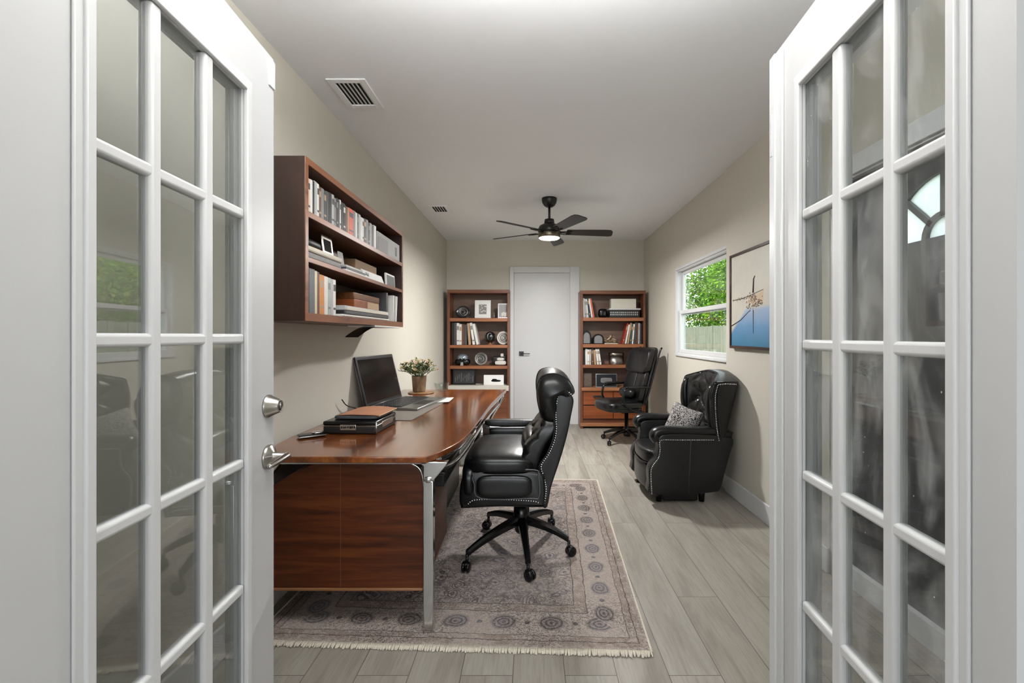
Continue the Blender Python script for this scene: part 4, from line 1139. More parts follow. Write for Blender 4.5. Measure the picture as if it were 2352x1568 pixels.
top = [('cream', .034), ('white', .016), ('black', .014), ('pale grey', .02), ('white', .016), ('brown', .016), ('grey', .024), ('dark grey', .02), ('dark grey', .022), ('black', .026), ('pale grey', .022), ('grey', .02), ('black', .018), ('dark grey', .016), ('white', .012), ('black', .024), ('black', .02), ('brown', .024), ('tan', .014),
       ('coral red', .052), ('grey', .022), ('white', .020), ('dark grey', .018), ('pale grey', .024), ('white', .022), ('white', .018), ('black', .030), ('grey', .028), ('black', .024), ('pale grey', .024), ('black', .03), ('white', .034)]
sc = (2.765-1.905)/sum(w for c, w in top)
specs = [(c, w*sc, .150-.012*(i/31)+random.uniform(-.006, .004), 0, random.choice([None, None, 'white', 'grey', 'tan']) if c in ('black', 'dark grey', 'brown', 'navy') else random.choice([None, None, 'dark grey'])) for i, (c, w) in enumerate(top)]
row(specs, (XS-.012, 1.905, 0), (0, 1, 0), 1.7603, R90, 'top row of the wall shelf', 'books on the top row of the wall shelf', .165, anchor=19)
def panel_picture(nm, label, cat, loc, rz, w, h, tilt, fcol, incol, mark=None, bw=.01, group=None, th=.012, marklab=None):
    """leaning frame: local x across, faces -y"""
    r = thing(nm, label, cat, loc, rz, group)
    Mx = Matrix.Rotation(-tilt, 4, 'X')
    g = G(); g.box(-w/2, w/2, 0, th, 0, h, .002, M=Mx); build('frame', g, fcol, r, world=False)
    g = G(); g.box(-w/2+bw, w/2-bw, -.0012, .001, bw, h-bw, M=Mx); pc = build('picture', g, incol, r, world=False)
    if mark:
        g = G(); mark(g, Mx, w, h); build('motif', g, M_blk if marklab is None else marklab, pc, world=False)
    return r
def fbox(nm, lab, cat, x0, x1, y0, y1, z0, z1, m, group=None, bev=.003):
    g = G(); g.box(x0, x1, y0, y1, z0, z1, bev); return tag(build(nm, g, m), lab, cat, group)
# grey record box at the far end of the top row
o = fbox('file_box', 'grey card file box at the right end of the wall shelf top row', 'box', XS-.20, XS-.012, 2.79, 3.25, 1.7605, 1.882, plain('grey_card', (158, 158, 156), .6))
g = G(); g.box(XS-.012, XS-.0105, 2.80, 2.99, 1.765, 1.855, .001); build('front_label', g, plain('darker_card', (136, 136, 135), .6), o)
g = G(); g.box(XS-.0115, XS-.0105, 3.15, 3.185, 1.79, 1.85, .001); build('photo_sticker', g, M_blkp, o)
# middle row
zr = 1.5675
for i, (a, b, h, c, lb) in enumerate(((1.905, 2.26, .030, 'speckled black', 'speckled black flat book at the bottom of the near stack, middle row'), (1.91, 2.27, .024, 'cream', 'cream flat book on top of the near stack, middle row'))):
    z = zr+(0 if i == 0 else .0312)
    g = G(); g.box(XS-.21, XS-.012, a, b, z, z+h, .004); bo = tag(build('flat_book', g, bmat(c)), lb, 'book')
    g = G(); g.box(XS-.0135, XS-.0105, a+.01, b-.01, z+.006, z+h-.006, 0); build('pages', g, M_paper if i else plain('grey_page', (150, 148, 146), .7, var=.4, nscale=120), bo)
g = G(); g.sup((XS-.10, 2.025, zr+.057+.022), (.07, .108, .023), 3, 10); tag(build('leather_pouch', g, M_blkp), 'black rounded pouch lying on the near book stack, middle row', 'pouch')
panel_picture('photo_frame', 'silver photo frame standing on the near flat books, middle row', 'photo frame', (XS-.05, 2.205, zr+.0562), R90, .115, .098, .12, M_nickel, M_dark, bw=.02, group=None)
fbox('upright_box', 'small brown box behind the silver photo frame, middle row', 'box', XS-.20, XS-.13, 2.36, 2.50, zr, zr+.128, bmat('brown'))
panel_picture('paper_card', 'tall pale card leaning beside the silver photo frame, middle row', 'card', (XS-.06, 2.40, zr), R90, .06, .115, .15, M_white, plain('greyish_card', (166, 164, 160), .6), bw=.003, th=.004)
for i, (a, b, c, lb) in enumerate(((2.32, 2.64, 'white', 'white magazine lying lowest in the small pile, middle row'), (2.33, 2.60, 'dark grey', 'dark grey magazine in the small pile, middle row'), (2.34, 2.57, 'pale grey', 'pale grey magazine topmost in the small pile, middle row'))):
    z = zr+.0005+i*.0125; g = G(); g.box(XS-.16, XS-.012-.004*i, a, b, z, z+.012, .002); tag(build('magazine', g, bmat(c)), lb, 'magazine')
fbox('gift_box', 'tan square box leaning at the back of the middle row', 'box', XS-.20, XS-.09, 2.64, 3.0, zr, zr+.118, plain('kraft_card', (150, 118, 86), .7))
panel_picture('greeting_card', 'white card with grey flower sketch before the tan box, middle row', 'card', (XS-.03, 2.80, zr), R90, .36, .062, .35, M_white, M_white, bw=.004, th=.003,
   mark=lambda g, Mx, w, h: [g.tube([Mx @ Vector((-.12+.014*math.cos(a*1.3)*(a % 3), -.002, .034+.010*math.sin(a*2.1))), Mx @ Vector((-.10+.02*math.cos(a+1), -.002, .034+.014*math.sin(a*1.7)))], .0012, 4) for a in range(9)], marklab=bmat('grey'))
panel_picture('photo_frame', 'small white photo frame at the far end of the middle row', 'photo frame', (XS-.035, 3.13, zr), R90, .19, .092, .05, M_white, bmat('dark grey'), bw=.012)
# bottom row
zr = 1.3345
specs = [('black', .03, .196, 0, None), ('speckled black', .05, .192, 0, None), ('cream', .022, .188, 0, None), ('brown', .02, .186, 0, None), ('orange', .05, .178, 0, 'tan'), ('white', .034, .176, 0, None), ('pale grey', .030, .174, 0, 'grey'), ('pale grey', .026, .172, 0, None), ('white', .030, .172, 0, 'dark grey')]
row(specs, (XS-.012, 1.905, 0), (0, 1, 0), zr, R90, 'bottom row of the wall shelf', 'upright books on the bottom row of the wall shelf', .17, anchor=4)
st = [(2.26, 3.00, .012, 'white', 'wide white book lowest in the flat stack, bottom row'), (2.28, 2.98, .020, 'black', 'black book second lowest in the flat stack, bottom row'), (2.29, 2.98, .024, 'pale grey', 'pale silver book on top of the flat stack, bottom row')]
z = zr+.0005
for a, b, h, c, lb in st:
    g = G(); g.box(XS-.20, XS-.006, a, b, z, z+h, .003); bo = tag(build('flat_book', g, bmat(c)), lb, 'book')
    g = G(); g.box(XS-.0075, XS-.0045, a+.02, b-.006, z+.003, z+h-.004); build('pages', g, M_paper if c != 'black' else bmat('dark grey'), bo); z += h+.0006
g = G(); g.box(XS-.17, XS-.05, 2.52, 2.93, z, z+.050, .003); bx = tag(build('wooden_box', g, M_orange), 'orange wooden box, lower of the two on the flat stack', 'box')
g = G(); g.box(XS-.05, XS-.048, 2.72, 2.92, z+.006, z+.046, .001); build('tan_panel', g, bmat('tan'), bx)
g = G(); g.box(XS-.17, XS-.055, 2.53, 2.95, z+.0506, z+.088, .003); tag(build('wooden_box', g, wood('chestnut_box', (84, 48, 28), (124, 78, 44), (158, 106, 62), 'y')), 'brown wooden box, upper of the two on the flat stack', 'box')
fbox('dark_binder', 'dark grey upright binder right of the wooden boxes, bottom row', 'binder', XS-.19, XS-.03, 3.015, 3.05, zr, zr+.19, bmat('dark grey'))
for i, (yy, c, ln) in enumerate(((3.105, 'white', 5), (3.14, 'pale grey', 6), (3.175, 'white', 7))):
    o = book(.016, .178, .17, c, ['white thin record leaning nearest the dark binder, bottom row', 'pale grey record leaning between two white ones, bottom row', 'white record leaning at the far end, bottom row'][i], 'leaning records on the bottom row of the wall shelf', cat='record')
    o.location = (XS-.012, yy, zr+.001); o.rotation_euler = (Matrix.Rotation(R90, 3, 'Z') @ Matrix.Rotation(math.radians(ln), 3, 'Y')).to_euler()
# magazine hanging below the shelf
def hang():
    r = thing('magazine', 'glossy black magazine curling out below the wall shelf', 'magazine', (XS-.05, 2.85, 1.285))
    g = G(); g.box(XS-.16, XS+.004, 2.70, 3.2, 1.2905, 1.2995, .002); build('white_pages', g, M_white, r)
    def fn(u, v, dz=0):
        y = 2.72-.30*u; z = 1.290-.060*u**1.6; return Vector((XS-.06+.07*v, y, z+dz))
    g = G(); g.grid(lambda u, v: fn(u, v), 10, 3); g.grid(lambda u, v: fn(u, v, .003), 10, 3); build('curled_cover', g, M_blk, r)
hang()

# ================================================================ BOOKCASES ON THE END WALL
YC = 6.06; SK = YC/F
def bz(py): return wz(py, YC)
def bxx(px): return wx(px, YC)
def bookcase(label, pa, pb, ptop, shelves, ledge, extra):
    xa, xb = bxx(pa), bxx(pb); yb = YB-.003; t = .035
    r = thing('bookcase', label, 'bookcase', ((xa+xb)/2, (YC+yb)/2, 0))
    zt = bz(ptop)
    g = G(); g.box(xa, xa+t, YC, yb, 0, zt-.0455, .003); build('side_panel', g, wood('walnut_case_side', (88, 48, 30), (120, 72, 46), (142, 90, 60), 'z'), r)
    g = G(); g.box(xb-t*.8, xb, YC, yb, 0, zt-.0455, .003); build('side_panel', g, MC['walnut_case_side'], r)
    g = G(); g.box(xa, xb, YC-.006, yb, zt-.045, zt, .003); build('top_panel', g, M_wal_x, r)
    g = G(); g.box(xa+t, xb-t*.8, yb-.012, yb, .02, zt-.045); build('back_panel', g, M_back, r)
    for (s0, s1) in shelves:
        g = G(); g.box(xa+t, xb-t*.8, YC+.003, yb-.012, bz(s1), bz(s0), .003); build('shelf', g, wood('walnut_shelf', (120, 70, 42), (160, 100, 64), (184, 124, 84), 'x', .38), r)
    extra(r, xa+t, xb-t*.8, yb)
    return r
def left_extra(r, x0, x1, yb):
    g = G(); g.box(x0-.02, x1+.02, YC-.03, yb-.012, bz(897), bz(885), .003); build('pale_ledge', g, plain('pale_laminate', (196, 192, 182), .4), r)
    g = G(); g.box(x0, x1, YC+.01, YC+.03, .05, bz(897), .002); build('lower_door', g, M_wal_x, r)
bookcase('left walnut bookcase beside the white door behind the desk', 1027, 1170, 665, [(730, 738), (792, 799), (840, 847)], 885, left_extra)
def right_extra(r, x0, x1, yb):
    g = G(); g.box(x0-.02, x1+.02, YC-.03, yb-.012, bz(897), bz(890), .003); build('counter', g, wood('warm_counter', (146, 90, 58), (176, 118, 80), (196, 140, 100), 'x', .35), r)
    g = G(); g.box(x0, x1, YC+.02, yb-.012, .06, bz(897)); build('drawer_case', g, M_wal_x, r)
    xm = (x0+x1)/2
    for a, b in ((x0+.004, xm-.004), (xm+.004, x1-.004)):
        for p, q in ((929, 898), (961, 932)):
            g = G(); g.box(a, b, YC-.004, YC+.02, bz(p), bz(q), .004); d = build('drawer', g, M_orange, r)
            if p == 929:
                zc = (bz(p)+bz(q))/2+.02; xc = (a+b)/2; g = G(); g.tube(curve([(xc-.06, YC-.004, zc), (xc-.055, YC-.025, zc-.004), (xc, YC-.03, zc-.006), (xc+.055, YC-.025, zc-.004), (xc+.06, YC-.004, zc)], 4), .007, 8)
                g.sup((xc, YC-.006, zc), (.07, .004, .014), 3, 8); build('handle', g, M_blkp, d)
    g = G(); g.box(x0-.035, x1+.028, YC-.012, YC+.02, .03, .075, .003); build('plinth', g, wood('warm_counter', 0, 0, 0), r)
bookcase('right walnut bookcase with orange drawers behind the far chair', 1333, 1483, 667, [(729, 737), (790, 798), (838, 845)], 892, right_extra)

YI = YC+.05
def ix(px): return wx(px, YI)
def iz(py): return wz(py, YI)
def brow(px0, px1, pyt, base, cols, where, group, leans, anchor=None, band=True):
    x0, x1 = ix(px0), ix(px1); h = iz(pyt)-base; n = len(cols); w = (x1-x0-h*(math.sin(math.radians(leans[0]))-math.sin(math.radians(leans[-1]))))/n
    specs = [(c, w, h*random.uniform(.90, 1.0), leans[i], random.choice([None, 'grey', None, 'tan']) if band else None) for i, c in enumerate(cols)]
    row(specs, (x0, YI, 0), (1, 0, 0), base, 0, where, group, .19, anchor)
Z1, Z2, Z3, Z4 = bz(730)+.0005, bz(792)+.0005, bz(840)+.0005, bz(885)+.0005
# ---- left bookcase, first row
def disc_plate(nm, lab, cat, px, py, r_, base, mats, squash=1.0, rings=4):
    """dish standing on its rim, facing the room"""
    Mx = Matrix.Rotation(math.radians(90), 4, 'X'); tl = Matrix.Rotation(math.radians(-10), 4, 'X')
    x = ix(px); rt = thing(nm, lab, cat, (x, YI+.10, base))
    S_ = Matrix.Diagonal((1, 1, squash, 1))
    g = G(); g.lathe([(0, -.012), (r_*.86, -.010), (r_, .0), (r_*.98, .012), (r_*.86, .010), (r_*.70, .0), (0, -.002)], (0, 0, 0), 40, M=Matrix.Translation((0, 0, r_*squash*.99)) @ tl @ S_ @ Mx); build('dish', g, mats[0], rt, world=False)
    g = G()
    for k in range(rings):
        q = r_*(.68-.16*k); 
        if q < .01: break
        pts = [Matrix.Translation((0, 0, r_*squash*.99)) @ tl @ S_ @ Vector((q*math.cos(a*.2618)+.006*math.sin(k*2), -.008, q*math.sin(a*.2618))) for a in range(24)]
        g.tube(pts, r_*.028, 6, closed=True)
    build('inner_rings', g, mats[1], rt, world=False)
    g = G()
    for sx in (-.3, .3): g.tube(curve([(sx*r_, -.035, .004), (sx*r_, .0, .004), (sx*r_, .03, .004), (sx*r_, .045, r_*.8)], 4), .003, 6)
    build('stand', g, M_blk, rt, world=False)
    return rt
M_sil = metal('pale_silver', (190, 190, 192), .3); M_offw = plain('off_white_ceramic', (206, 203, 196), .35); M_dgl = plain('dark_glaze', (26, 27, 28), .22)
disc_plate('decorative_bowl', 'dark oval bowl with silver rings, top row of left bookcase', 'bowl', 1061, 705, .098, Z1, (M_dgl, M_sil), .88)
def portrait(g, Mx, w, h):
    g.box(-w*.24, w*.24, -.0022, -.001, h*.22, h*.76, M=Mx)
def fig(g, Mx, w, h):
    random.seed(4)
    for i in range(12):
        a, b = random.uniform(-.2, .2)*w, random.uniform(.28, .7)*h; g.box(a, a+w*.07, -.0026, -.0012, b, b+h*.05, M=Mx)
r_ = panel_picture('photo_frame', 'white framed picture, top row of the left bookcase', 'photo frame', (ix(1108), YI+.03, Z1), 0, .215, .245, .1, M_white, M_white, portrait, .01, marklab=bmat('grey'))
g = G(); fig(g, Matrix.Rotation(-.1, 4, 'X'), .215, .245); build('sketch_marks', g, M_paper, r_, world=False)
panel_picture('tin_plaque', 'rounded grey plaque beside the door edge, top row of left bookcase', 'plaque', (ix(1156), YI+.03, Z1), 0, .15, .20, .08, M_sil, plain('grey_plaque', (148, 148, 150), .4), lambda g, Mx, w, h: [g.sup(Mx @ Vector((-.02+.022*i, -.004, .045+.012*(i % 2))), (.016, .006, .03), 2.5, 5) for i in range(4)], .012, marklab=M_offw)
g = G(); g.lathe([(0, 0), (.02, 0), (.016, .02), (.02, .04), (.009, .055), (.013, .07), (0, .085)], (ix(1134), YI+.02, Z1), 16); tag(build('figurine', g, plain('bronze_figurine', (92, 80, 68), .4)), 'tiny bronze figurine between two frames, top row of left bookcase', 'figurine')
# second row
brow(1037, 1100, 740, Z2, ['black', 'dark grey', 'white', 'white', 'brown', 'dark grey', 'tan', 'white', 'white'], 'second row of the left bookcase', 'books on the second row of the left bookcase', [0, 0, 0, 0, 0, 0, -4, -8, -11])
def globe():
    x = ix(1125); rt = thing('glass_globe', 'dark glass globe ornament, second row of the left bookcase', 'ornament', (x, YI+.06, Z2))
    g = G(); g.ball((0, 0, .105), .075, 0, 14); build('globe', g, M_dgl, rt, world=False)
    g = G(); g.lathe([(0, 0), (.035, 0), (.03, .012), (.012, .02), (.014, .035), (0, .035)], n=20); build('foot', g, plain('copper_foot', (140, 100, 74), .35), rt, world=False)
    g = G(); g.tube([Vector((.03*math.cos(a*.4), -.076+.02*abs(math.sin(a*.4)), .11+.05*math.sin(a*.4))) for a in range(16)], .004, 6, closed=True); build('silver_face', g, M_sil, rt, world=False)
globe()
disc_plate('decorative_plate', 'off-white oval plate with dark spiral, second row of left bookcase', 'plate', 1155, 774, .088, Z2, (M_offw, M_dgl), 1.06, 4)
# third row
def helmet():
    x = ix(1061); rt = thing('toy_helmet', 'black and silver helmet model, third row of left bookcase', 'ornament', (x, YI+.07, Z3))
    g = G(); g.sup((0, 0, .045), (.105, .07, .045), 3, 10); build('base_shell', g, M_blk, rt, world=False)
    g = G(); g.sup((0, .0, .10), (.075, .06, .055), 2.4, 12); build('visor', g, plain('blue_grey_visor', (150, 160, 172), .15, .6), rt, world=False)
    g = G(); g.prism([(-.022, .0), (.022, .0), (.014, .045), (-.014, .045)], -.08, -.066, 'y', bev=.002); build('chin_plate', g, M_sil, rt, world=False)
    g = G(); g.tube([(-.03, -.06, .09), (0, -.07, .065), (.03, -.06, .09)], .01, 8); build('bridge', g, M_blk, rt, world=False)
helmet()
disc_plate('round_clock', 'round dark clock-like dish, third row of left bookcase', 'clock', 1103, 822, .088, Z3, (plain('grey_rim', (132, 130, 124), .35), M_dgl), 1.0, 4)
def camera_model():
    x = ix(1146); rt = thing('model_car', 'black and silver model vehicle, third row of left bookcase', 'model', (x, YI+.07, Z3))
    g = G(); g.sup((-.03, 0, .07), (.07, .05, .055), 5, 8); g.box(.01, .09, -.04, .04, .0, .13, .01); build('body', g, M_blkp, rt, world=False)
    g = G(); g.sup((.02, -.045, .035), (.075, .02, .028), 4, 8); g.sup((.02, -.045, .085), (.05, .015, .02), 3, 8); g.box(.02, .06, -.045, -.03, .12, .16, .004); build('silver_fittings', g, M_offw, rt, world=False)
camera_model()
# fourth row
panel_picture('picture_frame', 'black framed etching, lowest row of the left bookcase', 'picture', (ix(1065), YI+.03, Z4), 0, .315, .215, .1, M_blk, plain('black_etching', (38, 38, 40), .4, nscale=60, var=.7), lambda g, Mx, w, h: [g.box(-w*.38+i*.026, -w*.38+i*.026+.004, -.0022, -.001, h*.2+.02*(i*7 % 3), h*(.45+.1*(i*5 % 4)), M=Mx) for i in range(10)], .022, marklab=bmat('grey'))
def carmark(g, Mx, w, h):
    g.sup(Mx @ Vector((.03, -.002, h*.42)), (w*.24, .002, h*.10), 3, 6); g.sup(Mx @ Vector((.01, -.002, h*.53)), (w*.12, .002, h*.09), 3, 6)
panel_picture('picture_frame', 'white framed picture of a dark car, lowest row of left bookcase', 'picture', (ix(1134), YI+.0, Z4), 0, .27, .135, .1, M_white, M_white, carmark, .008)
# ---- right bookcase
Z1, Z2, Z3, Z4 = bz(729)+.0005, bz(790)+.0005, bz(838)+.0005, bz(890)+.0005
brow(1340, 1366, 682, Z1, ['white', 'pale grey', 'white', 'navy', 'white', 'coral red'], 'top row of the right bookcase', 'books on the top row of the right bookcase', [-2, -4, -5, -7, -9, -10], 5)
g = G(); g.sup((ix(1387), YI+.10, Z1+.062), (.062, .05, .0625), 3.4, 10); tag(build('arched_box', g, M_blk), 'black arched box, top row of the right bookcase', 'box')
def dev():
    xa, xb = ix(1400), ix(1470); rt = thing('ribbed_device', 'black ribbed rectangular device, top row of right bookcase', 'device', ((xa+xb)/2, YI+.09, Z1))
    w = (xb-xa)/2; g = G(); g.box(-w, w, -.09, .07, 0, .105, .006); build('body', g, M_blkp, rt, world=False)
    g = G(); g.box(-w-.002, w+.01, -.092, .07, .105, .125, .003); build('lid', g, plain('cool_white', (206, 206, 208), .5), rt, world=False)
    g = G()
    for i in range(14):
        a = -w+.012+i*(2*w-.03)/14; g.box(a, a+.014, -.096, -.09, .03, .052, .001); g.box(a, a+.016, -.096, -.09, .062, .078, .001)
    build('buttons', g, M_sil, rt, world=False)
dev()
fbox('document_stack', 'white stack of papers on the ribbed device, top row', 'papers', ix(1404), ix(1462), YI+.02, YI+.14, Z1+.1255, Z1+.255, plain('aged_paper', (206, 203, 190), .7))
def arch(px, w, h, m1, m2, nm, lab):
    x = ix(px); rt = thing(nm, lab, 'ornament', (x, YI+.06, Z2))
    P_ = [(-w, 0), (-w, h*.55)]+[(w*-math.cos(a*math.pi/10), h*.55+h*.45*math.sin(a*math.pi/10)) for a in range(1, 10)]+[(w, h*.55), (w, 0)]
    g = G(); g.prism(P_, -.03, .03, 'y', bev=.004); build('arched_case', g, m1, rt, world=False)
    g = G(); g.prism([(p[0]*.72, p[1]*.78+.01) for p in P_], -.033, -.029, 'y'); build('front_panel', g, m2, rt, world=False)
arch(1348, .062, .185, M_dgl, plain('mottled_silver', (132, 132, 134), .3, .3, .5, nscale=60), 'mantel_clock', 'dark arched clock, second row of the right bookcase')
arch(1375, .075, .135, M_blk, MC['mottled_silver'], 'arched_ornament', 'low arched silver ornament next to the clock, second row')
def tangle():
    x = ix(1405); rt = thing('wire_sculpture', 'tangled bronze wire sculpture, second row of right bookcase', 'sculpture', (x, YI+.07, Z2)); random.seed(9)
    g = G()
    for i in range(9):
        p = [Vector((random.uniform(-.085, .085), random.uniform(-.03, .03), random.uniform(.01, .09+.06*random.random()))) for _ in range(5)]
        p = [Vector((q.x, q.y, q.z*(1.1-abs(q.x)*4))) for q in p]
        g.tube(curve(p, 5), .0045, 6)
    build('wires', g, metal('bronze_wire', (176, 156, 136), .3), rt, world=False)
    g = G(); g.box(-.09, .09, -.035, .035, 0, .01, .002); build('base', g, M_paper, rt, world=False)
tangle()
brow(1429, 1474, 740, Z2, ['red', 'white', 'tan', 'teal', 'white', 'dark grey', 'brown', 'pale grey', 'navy'], 'second row of the right bookcase', 'books on the second row of the right bookcase', [14, 11, 9, 7, 5, 3, 2, 1, 0], 0)
brow(1340, 1382, 800, Z3, ['black', 'white', 'white', 'pale grey', 'brown', 'tan', 'white', 'white'], 'third row of the right bookcase', 'books on the third row of the right bookcase', [0, 0, 0, 0, -2, -4, -7, -9], 0)
def tin():
    x = ix(1418); rt = thing('metal_tin', 'brushed silver oval tin, third row of the right bookcase', 'tin', (x, YI+.08, Z3))
    S_ = Matrix.Diagonal((1, .6, 1, 1)); g = G(); g.lathe([(0, 0), (.098, 0), (.1, .004), (.1, .118), (0, .118)], n=36, M=S_); build('tin_body', g, metal('worn_tin', (150, 146, 140), .3), rt, world=False)
    g = G(); g.lathe([(0, .1185), (.104, .1185), (.106, .125), (.104, .152), (.098, .158), (0, .158)], n=36, M=S_); build('lid', g, metal('worn_tin_lid', (120, 112, 104), .3), rt, world=False)
tin()
panel_picture('picture_frame', 'small brown relief frame, lowest row of right bookcase', 'picture', (ix(1349), YI+.03, Z4), 0, .135, .185, .08, plain('umber_frame', (70, 58, 50), .4), plain('umber_relief', (92, 78, 68), .5, nscale=50, var=.6), None, .014)
panel_picture('photo_frame', 'black frame with silver car picture, lowest row of right bookcase', 'photo frame', (ix(1393), YI+.0, Z4), 0, .285, .18, .1, M_sil, plain('navy_mount', (22, 24, 32), .3), lambda g, Mx, w, h: g.sup(Mx @ Vector((0, -.002, h*.5)), (w*.27, .003, h*.2), 5, 8), .008, marklab=MC['mottled_silver'])

# ================================================================ PAINTING on the right wall
def painting():
    ya, yb_, za, zb = 2.77, 3.497, 1.143, 1.849; xf = XR2
    r = thing('framed_painting', 'framed harbour painting in cream and blue on the right wall', 'painting', (xf, (ya+yb_)/2, za))
    f = .020; g = G()
    g.box(xf-.034, xf-.001, ya, ya+f, za, zb, .002); g.box(xf-.034, xf-.001, yb_-f, yb_, za, zb, .002); g.box(xf-.034, xf-.001, ya+f, yb_-f, za, za+f, .002); g.box(xf-.034, xf-.001, ya+f, yb_-f, zb-f, zb, .002)
    build('frame', g, wood('dark_frame_wood', (34, 18, 14), (62, 34, 26), (92, 54, 40), 'y', .3), r)
    t = NT('harbour_painting'); o = t.obj(); sp = t.node('ShaderNodeSeparateXYZ'); t.put(sp.inputs[0], o)
    # object space is the canvas' own frame: y along the wall, z up from the bottom
    w, h = yb_-ya, zb-za
    s = t.m('DIVIDE', t.m('ADD', sp.outputs[1], w/2), w); z = t.m('DIVIDE', sp.outputs[2], h)   # s=1 is the far (left in view) side
    n1 = t.noise(o, 6, 4, .6); n2 = t.noise(t.mapp(o, (1, 1, 3)), 14, 4, .6)
    sky = t.mix(n1, lin((214, 210, 196)), lin((188, 186, 178)))
    # shoreline of the water: high near the masts, falling to the far side
    shore = t.m('ADD', t.m('MULTIPLY', t.m('SUBTRACT', s, .62), -.72), .43)
    shore = t.m('MINIMUM', shore, .42); shore = t.m('ADD', shore, t.m('MULTIPLY', t.m('SUBTRACT', n2, .5), .04))
    depth = t.m('SUBTRACT', shore, z)
    water = t.ramp(t.m('ADD', t.m('SUBTRACT', .36, z), t.m('MULTIPLY', n1, .12)), [(0, lin((164, 182, 208))), (.2, lin((98, 146, 188))), (.42, lin((44, 116, 150)))])
    wm = t.node('ShaderNodeMapRange', {'From Min': -.01, 'From Max': .03}); t.put(wm.inputs['Value'], depth)
    col = t.mix(wm.outputs[0], sky, water)
    t.set(Base_Color=col, Roughness=.5); t.bump(n2, .1, .003)
    g = G(); g.box(xf-.026, xf-.022, ya+f, yb_-f, za+f, zb-f)
    cv = build('canvas', g, t.mat, r, world=True)
    M_sep = plain('sepia_paint', (128, 98, 72), .6, var=.4, nscale=40); M_drk = plain('dark_paint', (44, 34, 30), .6); M_sand = plain('sand_paint', (206, 182, 150), .6, var=.2)
    xs = xf-.0265
    def yz(px, py):   # photo point -> wall
        Y = 1.52*F/(px-VX); return Y, H-(py-VY)/F*Y
    def stroke(g, pts, w0):
        P_ = [yz(*p) for p in pts]; g.tube([(xs, a, b) for a, b in P_], [w0*(1-.5*i/max(1, len(P_)-1)) for i in range(len(P_))], 6)
    # strokes are thin ridges of paint lying on the canvas
    g = G(); stroke(g, [(1729, 672), (1730, 640), (1733, 633)], .006); stroke(g, [(1680, 748), (1700, 735), (1722, 712)], .004); stroke(g, [(1729, 712), (1729, 765)], .003); stroke(g, [(1683, 690), (1702, 686), (1718, 680), (1752, 664)], .0028)
    build('painted_masts', g, M_drk, cv)
    random.seed(2)
    g = G()
    for i in range(170):
        px, py = random.gauss(1727, 7), random.gauss(692, 9); Y, z = yz(px, py); g.sup((xs, Y, z), (.0008, random.uniform(.003, .012), random.uniform(.0015, .006)), random.choice((1.3, 2, 4)), 3, mi=random.choice((0, 1, 1, 2, 2)), M=Matrix.Rotation(random.uniform(-1.2, 1.2), 4, 'X'))
    for i in range(60):
        t_ = random.random(); px, py = 1682+t_*50+random.gauss(0, 2), 692-t_*14+random.gauss(0, 1.6); Y, z = yz(px, py); g.sup((xs, Y, z), (.0008, random.uniform(.004, .012), random.uniform(.001, .004)), 2, 3, mi=random.choice((0, 1, 1, 2)), M=Matrix.Rotation(random.uniform(-.4, .4), 4, 'X'))
    for i in range(40):
        px, py = random.uniform(1734, 1752), random.gauss(695, 4); Y, z = yz(px, py); g.sup((xs, Y, z), (.0008, .009, .003), 2.5, 4, mi=random.choice((0, 1, 2)))
    build('painted_boats', g, [M_drk, M_sep, M_sand], cv)
    g = G(); P_ = [yz(*p) for p in ((1735, 678), (1752, 664), (1752, 690), (1738, 694))]; g.poly([(xs-.0002, a, b) for a, b in P_]); build('painted_sail', g, M_sand, cv)
painting()

# ================================================================ OUTSIDE
g = G(); g.box(XR+T+.02, 22, -6, 24, -.35, -.25)
struct('ground', g, plain('lawn_green', (96, 122, 62), .9, var=.4), 'grass yard outside the window', 'lawn')
g = G(); g.box(XR+T+.02, 4.2, 1, 17, -.25, -.22)  # added pale strip, bouncing sunlight through the window onto the ceiling
struct('sun_bounce_strip', g, plain('pale_bounce_strip', (190, 186, 176), .9), 'pale strip added between house wall and fence to bounce sunlight inside', 'sun_bounce_strip')
def fence():
    x = 4.4; r = thing('wooden_fence', 'weathered grey-green board fence outside the window', 'fence', (x, 9, -.25))
    t = wood('weathered_fence', (76, 80, 66), (98, 102, 84), (114, 116, 98), 'z', .8)
    g = G(); random.seed(8); y = 2.5
    while y < 17: 
        dx = random.uniform(-.006, .006); g.box(x+dx, x+.02+dx, y, y+.142, -.24, 1.47+random.uniform(-.008, .008), .004, seg=1); y += .148
    build('boards', g, t, r)
    g = G(); g.box(x+.03, x+.07, 2.5, 17, .1, .19); g.box(x+.03, x+.07, 2.5, 17, 1.1, 1.19); build('rails', g, t, r)
fence()
